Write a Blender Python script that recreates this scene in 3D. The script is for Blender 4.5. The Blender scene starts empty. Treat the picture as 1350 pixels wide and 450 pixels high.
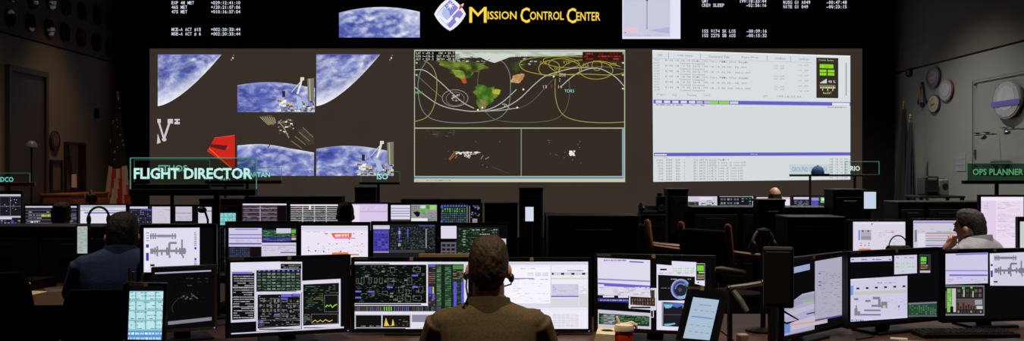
import bpy, bmesh, math, random
from mathutils import Vector, Matrix, noise

scene = bpy.context.scene
COL = scene.collection
R = math.radians

# ------------------------------------------------------------------ camera, world, exposure, lights
F = 1300.0            # focal length in pixels of the 1350 x 450 frame
CZ = 1.5              # camera height
XL, XR, YF, YB, HC = -6.87, 6.60, 17.0, -3.0, 5.4   # room
cam_data = bpy.data.cameras.new('camera')
cam = bpy.data.objects.new('camera', cam_data)
COL.objects.link(cam)
cam.location = (0, 0, CZ)
cam.rotation_euler = (R(90), 0, 0)
cam_data.sensor_width = 36.0
cam_data.lens = 36.0 * F / 1350.0
cam_data.clip_start = 0.05
cam_data.clip_end = 100
scene.camera = cam

world = bpy.data.worlds.new('world')
scene.world = world
world.use_nodes = True
world.node_tree.nodes['Background'].inputs[0].default_value = (0.02, 0.02, 0.02, 1)
world.node_tree.nodes['Background'].inputs[1].default_value = 0.0

vs = scene.view_settings
scene.display_settings.display_device = 'sRGB'
vs.view_transform = 'Standard'
vs.look = 'None'
vs.gamma = 1.0
vs.exposure = 0.0
vs.use_curve_mapping = False

# ceiling downlights: (x, y, watts, cone degrees, colour)
DOWNLIGHTS = [
    (0.0, 2.95, 1000, 54, (1.0, 0.80, 0.52)),
    (4.5, 13.8, 1100, 105, (1.0, 0.95, 0.90)),
    (3.3, 5.8, 800, 46, (1.0, 0.93, 0.88)),
    (-2.1, 4.7, 260, 50, (1.0, 0.90, 0.80)),
    (-5.7, 14.6, 260, 70, (1.0, 0.66, 0.38)),
    (-2.9, 5.8, 260, 38, (1.0, 0.72, 0.45)),
    (1.6, 8.5, 330, 42, (1.0, 0.66, 0.38)),
    (4.5, 9.8, 1000, 120, (1.0, 0.95, 0.89)),  # added wide spot: ambient wash for the right side of the room
    (-4.6, 11.0, 330, 120, (1.0, 0.86, 0.70)),  # added wide spot: general fill along the left wall
    (1.7, 3.9, 420, 60, (1.0, 0.78, 0.55)),
]

# ------------------------------------------------------------------ helpers
def lin(c):
    return tuple(((v/255.0)/12.92 if v/255.0 <= 0.04045 else ((v/255.0+0.055)/1.055)**2.4) for v in c[:3])

def P(px, py, d):
    return Vector(((px-675.0)/F*d, d, CZ-(py-225.0)/F*d))

def Z(py, d):
    return CZ-(py-225.0)/F*d

def X(px, d):
    return (px-675.0)/F*d

def thing(name, label, cat, loc=(0, 0, 0), rotz=0.0, group=None):
    o = bpy.data.objects.new(name, None)
    COL.objects.link(o)
    o.empty_display_size = 0.05
    o.location = loc
    o.rotation_euler = (0, 0, rotz)
    o['label'] = label
    o['category'] = cat
    if group:
        o['group'] = group
    return o

def tag(o, label, cat, group=None):
    o['label'] = label
    o['category'] = cat
    if group:
        o['group'] = group
    return o

def copy_tree(o, parent=None):
    c = o.copy()
    COL.objects.link(c)
    c.parent = parent
    for ch in list(o.children):
        copy_tree(ch, c)
    return c

class MB:
    """collects shapes, build() links them as one mesh object"""
    def __init__(s):
        s.v = []
        s.f = []

    def add(s, verts, faces):
        n = len(s.v)
        s.v += [tuple(p) for p in verts]
        s.f += [tuple(i+n for i in f) for f in faces]
        return s

    def box(s, c, size, rot=None):
        x, y, z = (k/2 for k in size)
        vs_ = [Vector(p) for p in ((-x,-y,-z),(x,-y,-z),(x,y,-z),(-x,y,-z),(-x,-y,z),(x,-y,z),(x,y,z),(-x,y,z))]
        if rot is not None:
            vs_ = [rot @ p for p in vs_]
        c = Vector(c)
        return s.add([p+c for p in vs_], [(0,3,2,1),(4,5,6,7),(0,1,5,4),(1,2,6,5),(2,3,7,6),(3,0,4,7)])

    def rbox(s, c, size, r=0.01, seg=2, rot=None):
        bm = bmesh.new()
        bmesh.ops.create_cube(bm, size=1.0)
        for v in bm.verts:
            v.co = Vector((v.co.x*size[0], v.co.y*size[1], v.co.z*size[2]))
        bmesh.ops.bevel(bm, geom=list(bm.edges), offset=min(r, min(size)*0.49), segments=seg, affect='EDGES', profile=0.5)
        bm.verts.index_update()
        c = Vector(c)
        vs_ = [(rot @ v.co if rot is not None else v.co)+c for v in bm.verts]
        fs = [tuple(v.index for v in f.verts) for f in bm.faces]
        bm.free()
        return s.add(vs_, fs)

    def loft(s, rings, cap=True):
        n = len(rings[0])
        vs_ = [p for r in rings for p in r]
        fs = []
        for i in range(len(rings)-1):
            for k in range(n):
                a, b = i*n+k, i*n+(k+1) % n
                fs.append((a, b, b+n, a+n))
        if cap:
            fs.append(tuple(range(n-1, -1, -1)))
            fs.append(tuple((len(rings)-1)*n+k for k in range(n)))
        return s.add(vs_, fs)

    def tube(s, pts, r, n=10, flat=1.0):
        pts = [Vector(p) for p in pts]
        if not isinstance(r, (list, tuple)):
            r = [r]*len(pts)
        rings = []
        up0 = None
        for i, p in enumerate(pts):
            t = (pts[min(i+1, len(pts)-1)]-pts[max(i-1, 0)]).normalized()
            if up0 is None:
                up0 = Vector((0, 0, 1)) if abs(t.z) < 0.9 else Vector((0, 1, 0))
            u = (up0-t*up0.dot(t)).normalized()
            up0 = u
            w = t.cross(u)
            rings.append([p+(u*math.cos(2*math.pi*k/n)*flat+w*math.sin(2*math.pi*k/n))*r[i] for k in range(n)])
        return s.loft(rings)

    def ell(s, c, rad, nu=16, nv=10, rot=None):
        c = Vector(c)
        rings = []
        for j in range(1, nv):
            th = math.pi*j/nv
            ring = []
            for k in range(nu):
                ph = 2*math.pi*k/nu
                p = Vector((rad[0]*math.sin(th)*math.cos(ph), rad[1]*math.sin(th)*math.sin(ph), -rad[2]*math.cos(th)))
                ring.append((rot @ p if rot is not None else p)+c)
            rings.append(ring)
        return s.loft(rings)

    def lathe(s, prof, n=20, c=(0, 0, 0)):
        c = Vector(c)
        rings = [[c+Vector((r*math.cos(2*math.pi*k/n), r*math.sin(2*math.pi*k/n), z)) for k in range(n)] for r, z in prof]
        return s.loft(rings)

    def prism(s, poly, y0, y1):
        """poly of (x, z) extruded along y"""
        n = len(poly)
        vs_ = [(x, y0, z) for x, z in poly]+[(x, y1, z) for x, z in poly]
        fs = [tuple(range(n)), tuple(range(2*n-1, n-1, -1))]
        fs += [(k, k+n, (k+1) % n+n, (k+1) % n) for k in range(n)]
        return s.add(vs_, fs)

    def slab(s, poly, z0, z1):
        """poly of (x, y) extruded along z"""
        n = len(poly)
        vs_ = [(x, y, z0) for x, y in poly]+[(x, y, z1) for x, y in poly]
        fs = [tuple(range(n-1, -1, -1)), tuple(range(n, 2*n))]
        fs += [(k, (k+1) % n, (k+1) % n+n, k+n) for k in range(n)]
        return s.add(vs_, fs)

    def build(s, name, m, parent=None, smooth=False):
        me = bpy.data.meshes.new(name)
        me.from_pydata(s.v, [], s.f)
        me.update()
        bm = bmesh.new()
        bm.from_mesh(me)
        bmesh.ops.recalc_face_normals(bm, faces=bm.faces)
        bm.to_mesh(me)
        bm.free()
        if smooth:
            me.polygons.foreach_set('use_smooth', [True]*len(me.polygons))
            if smooth != 'all':
                me.set_sharp_from_angle(angle=R(40))
        me.materials.append(m)
        o = bpy.data.objects.new(name, me)
        COL.objects.link(o)
        o.parent = parent
        return o

def struct(name, mb, m, label=None, cat=None):
    o = mb.build(name, m)
    o['kind'] = 'structure'
    if label:
        o['label'] = label
    if cat:
        o['category'] = cat
    return o

def remesh(obj, voxel, smooth=4):
    md = obj.modifiers.new('r', 'REMESH')
    md.mode = 'VOXEL'
    md.voxel_size = voxel
    md.use_smooth_shade = True
    if smooth:
        sm = obj.modifiers.new('s', 'SMOOTH')
        sm.factor = 0.5
        sm.iterations = smooth
    dg = bpy.context.evaluated_depsgraph_get()
    me = bpy.data.meshes.new_from_object(obj.evaluated_get(dg))
    old = obj.data
    mats = [m for m in old.materials]
    obj.modifiers.clear()
    obj.data = me
    me.materials.clear()
    for m in mats:
        me.materials.append(m)
    me.polygons.foreach_set('use_smooth', [True]*len(me.polygons))
    bpy.data.meshes.remove(old)
    return obj

# ------------------------------------------------------------------ materials
def mat(name, rgb, rough=0.6, metal=0.0, var=0.15, scale=8.0, bump=0.0, bscale=200.0, spec=0.5, coat=0.0, stretch=None, rgb2=None):
    m = bpy.data.materials.new(name)
    m.use_nodes = True
    nt = m.node_tree
    b = nt.nodes['Principled BSDF']
    b.inputs['Roughness'].default_value = rough
    b.inputs['Metallic'].default_value = metal
    b.inputs['Specular IOR Level'].default_value = spec
    b.inputs['Coat Weight'].default_value = coat
    tc = nt.nodes.new('ShaderNodeTexCoord')
    mp = nt.nodes.new('ShaderNodeMapping')
    if stretch:
        mp.inputs['Scale'].default_value = stretch
    nt.links.new(tc.outputs['Object'], mp.inputs[0])
    nz = nt.nodes.new('ShaderNodeTexNoise')
    nz.inputs['Scale'].default_value = scale
    nz.inputs['Detail'].default_value = 5
    nt.links.new(mp.outputs[0], nz.inputs['Vector'])
    rp = nt.nodes.new('ShaderNodeValToRGB')
    a = lin(rgb)
    c2 = lin(rgb2) if rgb2 else tuple(min(1, v*(1+var)) for v in a)
    c1 = tuple(v*(1-var) for v in a)
    rp.color_ramp.elements[0].color = (*c1, 1)
    rp.color_ramp.elements[0].position = 0.3
    rp.color_ramp.elements[1].color = (*c2, 1)
    rp.color_ramp.elements[1].position = 0.7
    nt.links.new(nz.outputs['Fac'], rp.inputs[0])
    nt.links.new(rp.outputs[0], b.inputs['Base Color'])
    if bump > 0:
        n2 = nt.nodes.new('ShaderNodeTexNoise')
        n2.inputs['Scale'].default_value = bscale
        n2.inputs['Detail'].default_value = 3
        nt.links.new(mp.outputs[0], n2.inputs['Vector'])
        bp = nt.nodes.new('ShaderNodeBump')
        bp.inputs['Strength'].default_value = bump
        bp.inputs['Distance'].default_value = 0.01
        nt.links.new(n2.outputs['Fac'], bp.inputs['Height'])
        nt.links.new(bp.outputs[0], b.inputs['Normal'])
    return m

def emis(name, rgb, strength=1.0, sample=True):
    m = bpy.data.materials.new(name)
    m.use_nodes = True
    nt = m.node_tree
    nt.nodes.clear()
    e = nt.nodes.new('ShaderNodeEmission')
    e.inputs[0].default_value = (*lin(rgb), 1)
    e.inputs[1].default_value = strength
    o = nt.nodes.new('ShaderNodeOutputMaterial')
    nt.links.new(e.outputs[0], o.inputs[0])
    m.cycles.emission_sampling = 'AUTO' if sample else 'NONE'
    return m

def display_mat(name, sample):
    m = bpy.data.materials.new(name)
    m.use_nodes = True
    nt = m.node_tree
    nt.nodes.clear()
    at = nt.nodes.new('ShaderNodeAttribute')
    at.attribute_name = 'Col'
    e = nt.nodes.new('ShaderNodeEmission')
    nt.links.new(at.outputs['Color'], e.inputs[0])
    o = nt.nodes.new('ShaderNodeOutputMaterial')
    nt.links.new(e.outputs[0], o.inputs[0])
    m.cycles.emission_sampling = 'AUTO' if sample else 'NONE'
    return m

def glass_mat(name, rgb, amount=0.9, rough=0.05):
    m = bpy.data.materials.new(name)
    m.use_nodes = True
    nt = m.node_tree
    nt.nodes.clear()
    t = nt.nodes.new('ShaderNodeBsdfTransparent')
    t.inputs[0].default_value = (*lin(rgb), 1)
    g = nt.nodes.new('ShaderNodeBsdfGlossy')
    g.inputs['Roughness'].default_value = rough
    mx = nt.nodes.new('ShaderNodeMixShader')
    mx.inputs[0].default_value = 1-amount
    nt.links.new(t.outputs[0], mx.inputs[1])
    nt.links.new(g.outputs[0], mx.inputs[2])
    o = nt.nodes.new('ShaderNodeOutputMaterial')
    nt.links.new(mx.outputs[0], o.inputs[0])
    return m

M = {}
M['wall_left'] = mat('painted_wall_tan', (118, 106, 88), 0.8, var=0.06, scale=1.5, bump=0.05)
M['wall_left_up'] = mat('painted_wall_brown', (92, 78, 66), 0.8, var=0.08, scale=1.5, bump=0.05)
M['wall_right'] = mat('painted_wall_grey', (116, 118, 112), 0.75, var=0.05, scale=1.5, bump=0.05)
M['wall_right_up'] = mat('painted_wall_taupe', (98, 90, 82), 0.8, var=0.06, scale=1.5, bump=0.05)
M['black_wall'] = mat('matte_black_wall', (34, 30, 28), 0.9, var=0.1, scale=3, spec=0.2)
M['curtain'] = mat('black_drape', (26, 23, 22), 0.95, var=0.2, scale=6, spec=0.1)
M['ceiling'] = mat('ceiling_tile', (70, 66, 60), 0.9, var=0.05, scale=3)
M['floor'] = mat('carpet_maroon', (62, 40, 32), 0.95, var=0.35, scale=60, bump=0.4, bscale=400, spec=0.1)
M['door'] = mat('dark_door_paint', (58, 50, 44), 0.6, var=0.08, scale=3)
M['trim'] = mat('dark_reveal', (16, 14, 12), 0.7, var=0.1)
M['black'] = mat('black_plastic', (19, 18, 18), 0.45, var=0.12, scale=20, bump=0.03, bscale=500, spec=0.35)
M['black_matte'] = mat('black_laminate', (15, 14, 14), 0.6, var=0.12, scale=10, spec=0.3)
M['bezel'] = mat('bezel_plastic', (20, 19, 20), 0.4, var=0.1, scale=30, spec=0.35)
M['silver'] = mat('silver_plastic', (120, 120, 124), 0.35, metal=0.6, var=0.08, scale=20)
M['grey'] = mat('grey_plastic', (96, 94, 90), 0.5, var=0.1, scale=15)
M['tan'] = mat('tan_sticker', (176, 152, 112), 0.6, var=0.1, scale=60)
M['wood'] = mat('brown_laminate', (78, 50, 33), 0.45, var=0.3, scale=6, stretch=(1, 8, 8), spec=0.4)
M['credenza'] = mat('orange_wood', (150, 84, 46), 0.45, var=0.3, scale=8, stretch=(6, 1, 6), spec=0.4)
M['armwood'] = mat('stained_wood', (118, 74, 46), 0.4, var=0.3, scale=12, stretch=(6, 6, 1), spec=0.5)
M['fabric_black'] = mat('black_chair_fabric', (22, 20, 20), 0.95, var=0.25, scale=80, bump=0.3, bscale=600, spec=0.1)
M['metal'] = mat('dark_metal', (70, 66, 60), 0.35, metal=0.9, var=0.15, scale=20)
M['brass'] = mat('brass', (190, 150, 80), 0.3, metal=1.0, var=0.1)
M['white_plastic'] = mat('white_plastic', (214, 204, 184), 0.45, var=0.06, scale=20)
M['paper'] = mat('paper', (226, 216, 190), 0.8, var=0.05, scale=20)
M['red'] = mat('red_plastic', (206, 50, 22), 0.35, var=0.12, scale=12)
M['jacket'] = mat('brown_suit_wool', (84, 73, 56), 0.95, var=0.22, scale=140, bump=0.35, bscale=900, spec=0.1)
M['shirt_white'] = mat('white_cotton', (205, 195, 180), 0.9, var=0.06, scale=60)
M['shirt_blue'] = mat('blue_cotton', (62, 74, 108), 0.9, var=0.15, scale=18, bump=0.15, bscale=120, spec=0.1)
M['shirt_grey'] = mat('light_grey_cotton', (176, 176, 178), 0.9, var=0.08, scale=18, bump=0.15, bscale=120, spec=0.1)
M['shirt_dark'] = mat('dark_cotton', (34, 32, 34), 0.9, var=0.15, scale=18, spec=0.1)
M['trousers'] = mat('dark_trousers', (30, 28, 30), 0.9, var=0.15, scale=40, spec=0.1)
M['skin'] = mat('skin', (196, 144, 112), 0.55, var=0.08, scale=25, bump=0.05, bscale=300)
M['hair_brown'] = mat('brown_hair', (48, 36, 27), 0.6, var=0.45, scale=70, bump=0.5, bscale=350, spec=0.3, stretch=(1, 1, 0.25))
M['hair_dark'] = mat('dark_hair', (48, 38, 30), 0.6, var=0.45, scale=70, bump=0.5, bscale=350, spec=0.3, stretch=(1, 1, 0.25))
M['hair_grey'] = mat('greying_hair', (54, 45, 38), 0.6, var=0.4, scale=70, bump=0.5, bscale=350, spec=0.3, stretch=(1, 1, 0.25))
M['eye'] = mat('eye_white', (220, 215, 205), 0.2, var=0.02)
M['iris'] = mat('iris', (50, 36, 26), 0.2, var=0.05)
M['lip'] = mat('lip', (170, 90, 80), 0.5, var=0.06)
M['leather'] = mat('brown_leather', (70, 56, 40), 0.5, var=0.25, scale=25, bump=0.2, bscale=200)
M['glass_clear'] = glass_mat('clear_acrylic', (246, 251, 249), 0.985, 0.1)
M['glass_tint'] = glass_mat('tinted_acrylic', (214, 232, 222), 0.985, 0.1)
M['glass_dark'] = glass_mat('dark_green_acrylic', (160, 192, 172), 0.985, 0.1)
M['glass_board'] = glass_mat('board_acrylic', (251, 252, 252), 0.985, 0.2)
M['display'] = display_mat('display_panel', True)
M['display_fine'] = display_mat('display_fine_print', False)
M['led_blue'] = emis('blue_led', (120, 170, 255), 1.0, False)
M['led_red'] = emis('red_led', (255, 60, 30), 1.0, False)

def noise_emis(name, rgb, strength, var, scale):
    m = emis(name, rgb, strength)
    nt = m.node_tree
    e = [n for n in nt.nodes if n.type == 'EMISSION'][0]
    tc = nt.nodes.new('ShaderNodeTexCoord')
    nz = nt.nodes.new('ShaderNodeTexNoise')
    nz.inputs['Scale'].default_value = scale
    nt.links.new(tc.outputs['Object'], nz.inputs['Vector'])
    rp = nt.nodes.new('ShaderNodeValToRGB')
    a = lin(rgb)
    rp.color_ramp.elements[0].color = (*[v*(1-var) for v in a], 1)
    rp.color_ramp.elements[1].color = (*[v*(1+var) for v in a], 1)
    nt.links.new(nz.outputs['Fac'], rp.inputs[0])
    nt.links.new(rp.outputs[0], e.inputs[0])
    return m

# ------------------------------------------------------------------ glyphs
_glyph = {}
_fc = bpy.data.curves.new('glyph', 'FONT')
_fc.resolution_u = 2
_fo = bpy.data.objects.new('glyph', _fc)

def _mesh_of(body, off):
    _fc.body = body
    _fc.offset = off
    me = bpy.data.meshes.new_from_object(_fo)
    v = [(p.co.x, p.co.y) for p in me.vertices]
    f = [tuple(p.vertices) for p in me.polygons]
    bpy.data.meshes.remove(me)
    return v, f

def glyph(ch, off=0.0):
    k = (ch, off)
    if k not in _glyph:
        v, f = _mesh_of(ch, off)
        w2 = max(p[0] for p in _mesh_of('H'+ch+'H', off)[0])
        w1 = max(p[0] for p in _mesh_of('HH', off)[0])
        _glyph[k] = (v, f, w2-w1)
    return _glyph[k]

def text_shape(s, off=0.0):
    """list of (verts2d, faces) with pen advance; returns verts, faces, (x0,y0,x1,y1)"""
    V, Fc, pen = [], [], 0.0
    for ch in s:
        if ch == ' ':
            pen += 0.3
            continue
        v, f, adv = glyph(ch, off)
        n = len(V)
        V += [(x+pen, y) for x, y in v]
        Fc += [tuple(i+n for i in q) for q in f]
        pen += adv
    xs = [p[0] for p in V]
    ys = [p[1] for p in V]
    return V, Fc, (min(xs), min(ys), max(xs), max(ys))

# ------------------------------------------------------------------ display canvas
class Canvas:
    """flat print on a display: photo pixels are carried onto the display's plane"""
    def __init__(s, plane_point, yaw, hw, hh, dz=0.00004, rot=None):
        s.p = Vector(plane_point)
        rot = rot if rot is not None else Matrix.Rotation(yaw, 3, 'Z')
        s.ex = rot @ Vector((1, 0, 0))
        s.ez = rot @ Vector((0, 0, 1))
        s.n = rot @ Vector((0, -1, 0))
        s.hw, s.hh, s.dz = hw, hh, dz
        s.layer = 0
        s.T = (0, 0, 1)
        s.V, s.Fa, s.C, s.S = [], [], [], []
        s.rnd = random.Random(7)

    def view(s, ox, oy, sc):
        s.T = (ox, oy, sc)

    def loc(s, x, y):
        px, py = s.T[0]+x/s.T[2], s.T[1]+y/s.T[2]
        d = Vector(((px-675.0)/F, 1.0, -(py-225.0)/F))
        o = Vector((0, 0, CZ))
        t = (s.p-o).dot(s.n)/d.dot(s.n)
        q = o+d*t-s.p
        return max(-s.hw, min(s.hw, q.dot(s.ex))), max(-s.hh, min(s.hh, q.dot(s.ez)))

    def up(s):
        s.layer += 1

    def raw(s, pts, faces, cols, big=False):
        """pts local (x,z); cols one linear rgb or per point list"""
        n = len(s.V)
        y = -s.layer*s.dz
        s.V += [(x, y, z) for x, z in pts]
        per = isinstance(cols, list)
        for f in faces:
            s.Fa.append(tuple(i+n for i in f))
            s.S.append(0 if big else 1)
            for i in f:
                s.C.append(cols[i] if per else cols)

    def poly(s, pts, col, up=True, big=None):
        q = [s.loc(x, y) for x, y in pts]
        a = 0.0
        for i in range(len(q)):
            a += q[i][0]*q[(i+1) % len(q)][1]-q[(i+1) % len(q)][0]*q[i][1]
        if abs(a) < 1e-9:
            return
        if a > 0:
            pass
        else:
            q = q[::-1]
        if up:
            s.up()
        s.raw(q, [tuple(range(len(q)))], lin(col), abs(a)/2 > 0.004 if big is None else big)

    def rect(s, x0, y0, x1, y1, col, up=True, big=None):
        s.poly([(x0, y0), (x1, y0), (x1, y1), (x0, y1)], col, up, big)

    def frame(s, x0, y0, x1, y1, t, col, inner=None):
        if inner is not None:
            s.rect(x0, y0, x1, y1, inner)
        s.up()
        for a in ((x0, y0, x1, y0+t), (x0, y1-t, x1, y1), (x0, y0, x0+t, y1), (x1-t, y0, x1, y1)):
            s.rect(*a, col, up=False, big=False)

    def line(s, pts, w, col, up=True):
        if up:
            s.up()
        pts = [Vector((x, y, 0)) for x, y in pts]
        L, Rr = [], []
        for i, p in enumerate(pts):
            t = (pts[min(i+1, len(pts)-1)]-pts[max(i-1, 0)])
            if t.length < 1e-9:
                t = Vector((1, 0, 0))
            t.normalize()
            nn = Vector((-t.y, t.x, 0))*w/2
            L.append(p+nn)
            Rr.append(p-nn)
        q = [s.loc(v.x, v.y) for v in L]+[s.loc(v.x, v.y) for v in Rr]
        n = len(pts)
        s.raw(q, [(i, i+1, i+1+n, i+n) for i in range(n-1)], lin(col))

    def curve(s, pts, w, col, sub=6, closed=False):
        """Catmull-Rom through pts"""
        out = []
        n = len(pts)
        rng = range(n if closed else n-1)
        for i in rng:
            g = (lambda k: pts[k % n]) if closed else (lambda k: pts[max(0, min(n-1, k))])
            p0, p1, p2, p3 = g(i-1), g(i), g(i+1), g(i+2)
            for k in range(sub):
                t = k/sub
                out.append(tuple(0.5*((2*p1[j])+(-p0[j]+p2[j])*t+(2*p0[j]-5*p1[j]+4*p2[j]-p3[j])*t*t+(-p0[j]+3*p1[j]-3*p2[j]+p3[j])*t**3) for j in (0, 1)))
        out.append(pts[0] if closed else pts[-1])
        s.line(out, w, col)

    def ring(s, cx, cy, rx, ry, w, col, n=40, a0=0, a1=360, rot=0):
        pts = []
        for k in range(n+1):
            a = R(a0+(a1-a0)*k/n)
            x, y = rx*math.cos(a), ry*math.sin(a)
            pts.append((cx+x*math.cos(R(rot))-y*math.sin(R(rot)), cy+x*math.sin(R(rot))+y*math.cos(R(rot))))
        s.line(pts, w, col)

    def disc(s, cx, cy, rx, ry, col, n=24):
        s.poly([(cx+rx*math.cos(2*math.pi*k/n), cy+ry*math.sin(2*math.pi*k/n)) for k in range(n)], col)

    def words(s, x0, y0, x1, y1, rows, col, fill=0.7, hf=0.45, wmin=0.04, wmax=0.16, jit=25):
        s.up()
        ry = (y1-y0)/rows
        W = x1-x0
        for i in range(rows):
            x = x0+s.rnd.uniform(0, 0.05)*W
            while x < x1-W*0.02:
                w = s.rnd.uniform(wmin, wmax)*W
                if s.rnd.random() < fill:
                    j = s.rnd.uniform(-jit, jit)
                    c = tuple(max(0, min(255, v+j)) for v in col)
                    s.rect(x, y0+ry*i+ry*(1-hf)/2, min(x+w, x1), y0+ry*(i+1)-ry*(1-hf)/2, c, up=False, big=False)
                x += w+0.02*W

    def speck(s, x0, y0, x1, y1, n, cols, sz=(1, 3), asp=1.5):
        s.up()
        for _ in range(n):
            w = s.rnd.uniform(*sz)
            h = w/asp*s.rnd.uniform(0.5, 1.2)
            x, y = s.rnd.uniform(x0, x1-w), s.rnd.uniform(y0, y1-h)
            s.rect(x, y, x+w, y+h, s.rnd.choice(cols), up=False, big=False)

    def grid(s, x0, y0, x1, y1, nx, ny, t, col):
        s.up()
        for i in range(nx+1):
            x = x0+(x1-x0)*i/nx
            s.rect(x-t/2, y0, x+t/2, y1, col, up=False, big=False)
        s.up()
        for i in range(ny+1):
            y = y0+(y1-y0)*i/ny
            s.rect(x0, y-t/2, x1, y+t/2, col, up=False, big=False)

    def cells(s, x0, y0, x1, y1, nx, ny, cols, fx=0.6, fy=0.6, prob=1.0):
        s.up()
        cw, chh = (x1-x0)/nx, (y1-y0)/ny
        for i in range(nx):
            for j in range(ny):
                if s.rnd.random() > prob:
                    continue
                a, b = x0+cw*(i+(1-fx)/2), y0+chh*(j+(1-fy)/2)
                s.rect(a, b, a+cw*fx, b+chh*fy, s.rnd.choice(cols), up=False, big=False)

    def fit(s, txt, x0, y0, x1, y1, col, off=0.0, up=True):
        if up:
            s.up()
        V, Fc, b = text_shape(txt, off)
        q = [s.loc(x0+(x-b[0])/(b[2]-b[0])*(x1-x0), y1-(y-b[1])/(b[3]-b[1])*(y1-y0)) for x, y in V]
        s.raw(q, Fc, lin(col))

    def mono(s, txt, x, yc, cw, cap, col, off=0.015, up=True):
        if up:
            s.up()
        for i, ch in enumerate(txt):
            if ch == ' ':
                continue
            v, f, adv = glyph(ch, off)
            xs = [p[0] for p in v]
            w = max(xs)-min(xs)
            tw = min(cw*0.82, w*cap/0.70) if ch in "1I:.-'|!" else cw*0.84
            if ch in '-_=':
                tw = cw*0.8
            x0 = x+i*cw+(cw-tw)/2
            q = [s.loc(x0+(a-min(xs))/w*tw, yc+cap/2-b/0.70*cap) for a, b in v]
            s.raw(q, f, lin(col))

    def warp(s, nu, nv, pos, colf):
        """smooth picture: pos(u,v)->px,py ; colf(u,v)->srgb"""
        s.up()
        q, c = [], []
        for j in range(nv+1):
            for i in range(nu+1):
                u, v = i/nu, j/nv
                q.append(s.loc(*pos(u, v)))
                c.append(lin(colf(u, v)))
        fs = [(j*(nu+1)+i, (j+1)*(nu+1)+i, (j+1)*(nu+1)+i+1, j*(nu+1)+i+1) for j in range(nv) for i in range(nu)]
        s.raw(q, fs, c)

    def build(s, name, parent):
        me = bpy.data.meshes.new(name)
        me.from_pydata(s.V, [], s.Fa)
        me.materials.append(M['display'])
        me.materials.append(M['display_fine'])
        me.polygons.foreach_set('material_index', s.S)
        at = me.color_attributes.new('Col', 'FLOAT_COLOR', 'CORNER')
        flat = []
        for c in s.C:
            flat += [c[0], c[1], c[2], 1.0]
        at.data.foreach_set('color', flat)
        o = bpy.data.objects.new(name, me)
        COL.objects.link(o)
        o.parent = parent
        return o

def fbm(x, y, seed=0.0, oct=5):
    return noise.fractal(Vector((x, y, seed)), 0.9, 2.0, oct)*0.5+0.5

def mix(a, b, t):
    t = max(0.0, min(1.0, t))
    return tuple(a[i]+(b[i]-a[i])*t for i in range(3))

# ------------------------------------------------------------------ the room
T_ = 0.2
struct('floor', MB().box(((XL+XR)/2, (YF+YB)/2, -0.1), (XR-XL+2*T_, YF-YB+2*T_, 0.2)), M['floor'])
struct('ceiling', MB().box(((XL+XR)/2, (YF+YB)/2, HC+0.1), (XR-XL+2*T_, YF-YB+2*T_, 0.2)), M['ceiling'])
struct('wall_front', MB().box(((XL+XR)/2, YF+T_/2, HC/2), (XR-XL+2*T_, T_, HC)), M['black_wall'])
struct('wall_back', MB().box(((XL+XR)/2, YB-T_/2, HC/2), (XR-XL+2*T_, T_, HC)), M['wall_right'])
ZL, ZR = 3.38, 3.19     # height of the reveal between the lower and upper side walls
YM, LY = (YF+YB)/2, YF-YB
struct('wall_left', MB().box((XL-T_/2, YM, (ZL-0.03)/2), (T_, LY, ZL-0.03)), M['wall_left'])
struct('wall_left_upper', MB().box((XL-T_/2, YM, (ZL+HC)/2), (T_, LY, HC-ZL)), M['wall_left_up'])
struct('trim_1', MB().box((XL-T_/2-0.03, YM, ZL-0.015), (T_-0.06, LY, 0.03)), M['trim'])
struct('wall_right', MB().box((XR+T_/2, YM, (ZR-0.03)/2), (T_, LY, ZR-0.03)), M['wall_right'])
struct('wall_right_upper', MB().box((XR+T_/2, YM, (ZR+HC)/2), (T_, LY, HC-ZR)), M['wall_right_up'])
struct('trim_2', MB().box((XR+T_/2+0.03, YM, ZR-0.015), (T_-0.06, LY, 0.03)), M['trim'])
struct('baseboard_left', MB().box((XL+0.01, YM, 0.05), (0.02, LY, 0.1)), M['trim'])
struct('baseboard_right', MB().box((XR-0.01, YM, 0.05), (0.02, LY, 0.1)), M['trim'])

# dark door in the left wall
def wall_d(px, xw):
    return xw*F/(px-675.0)
d0, d1 = wall_d(10, XL), wall_d(55, XL)
dr = thing('door_1', 'dark double-height door in the tan wall beside framed pictures', 'door', (XL, (d0+d1)/2, 0))
dr['kind'] = 'structure'
dw, dh = d1-d0, 2.86
MB().box((0.02, 0, dh/2), (0.04, dw, dh)).build('door_leaf', M['door'], dr)
fr = MB()
fr.box((0.035, -dw/2-0.04, dh/2), (0.07, 0.08, dh))
fr.box((0.035, dw/2+0.04, dh/2), (0.07, 0.08, dh))
fr.box((0.035, 0, dh+0.04), (0.07, dw+0.16, 0.08))
fr.build('door_frame', M['door'], dr)
hd = MB()
hd.tube([(0.04, dw/2-0.12, 1.0), (0.09, dw/2-0.12, 1.0), (0.09, dw/2-0.24, 1.0)], 0.011)
hd.build('door_handle', M['metal'], dr)

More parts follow.
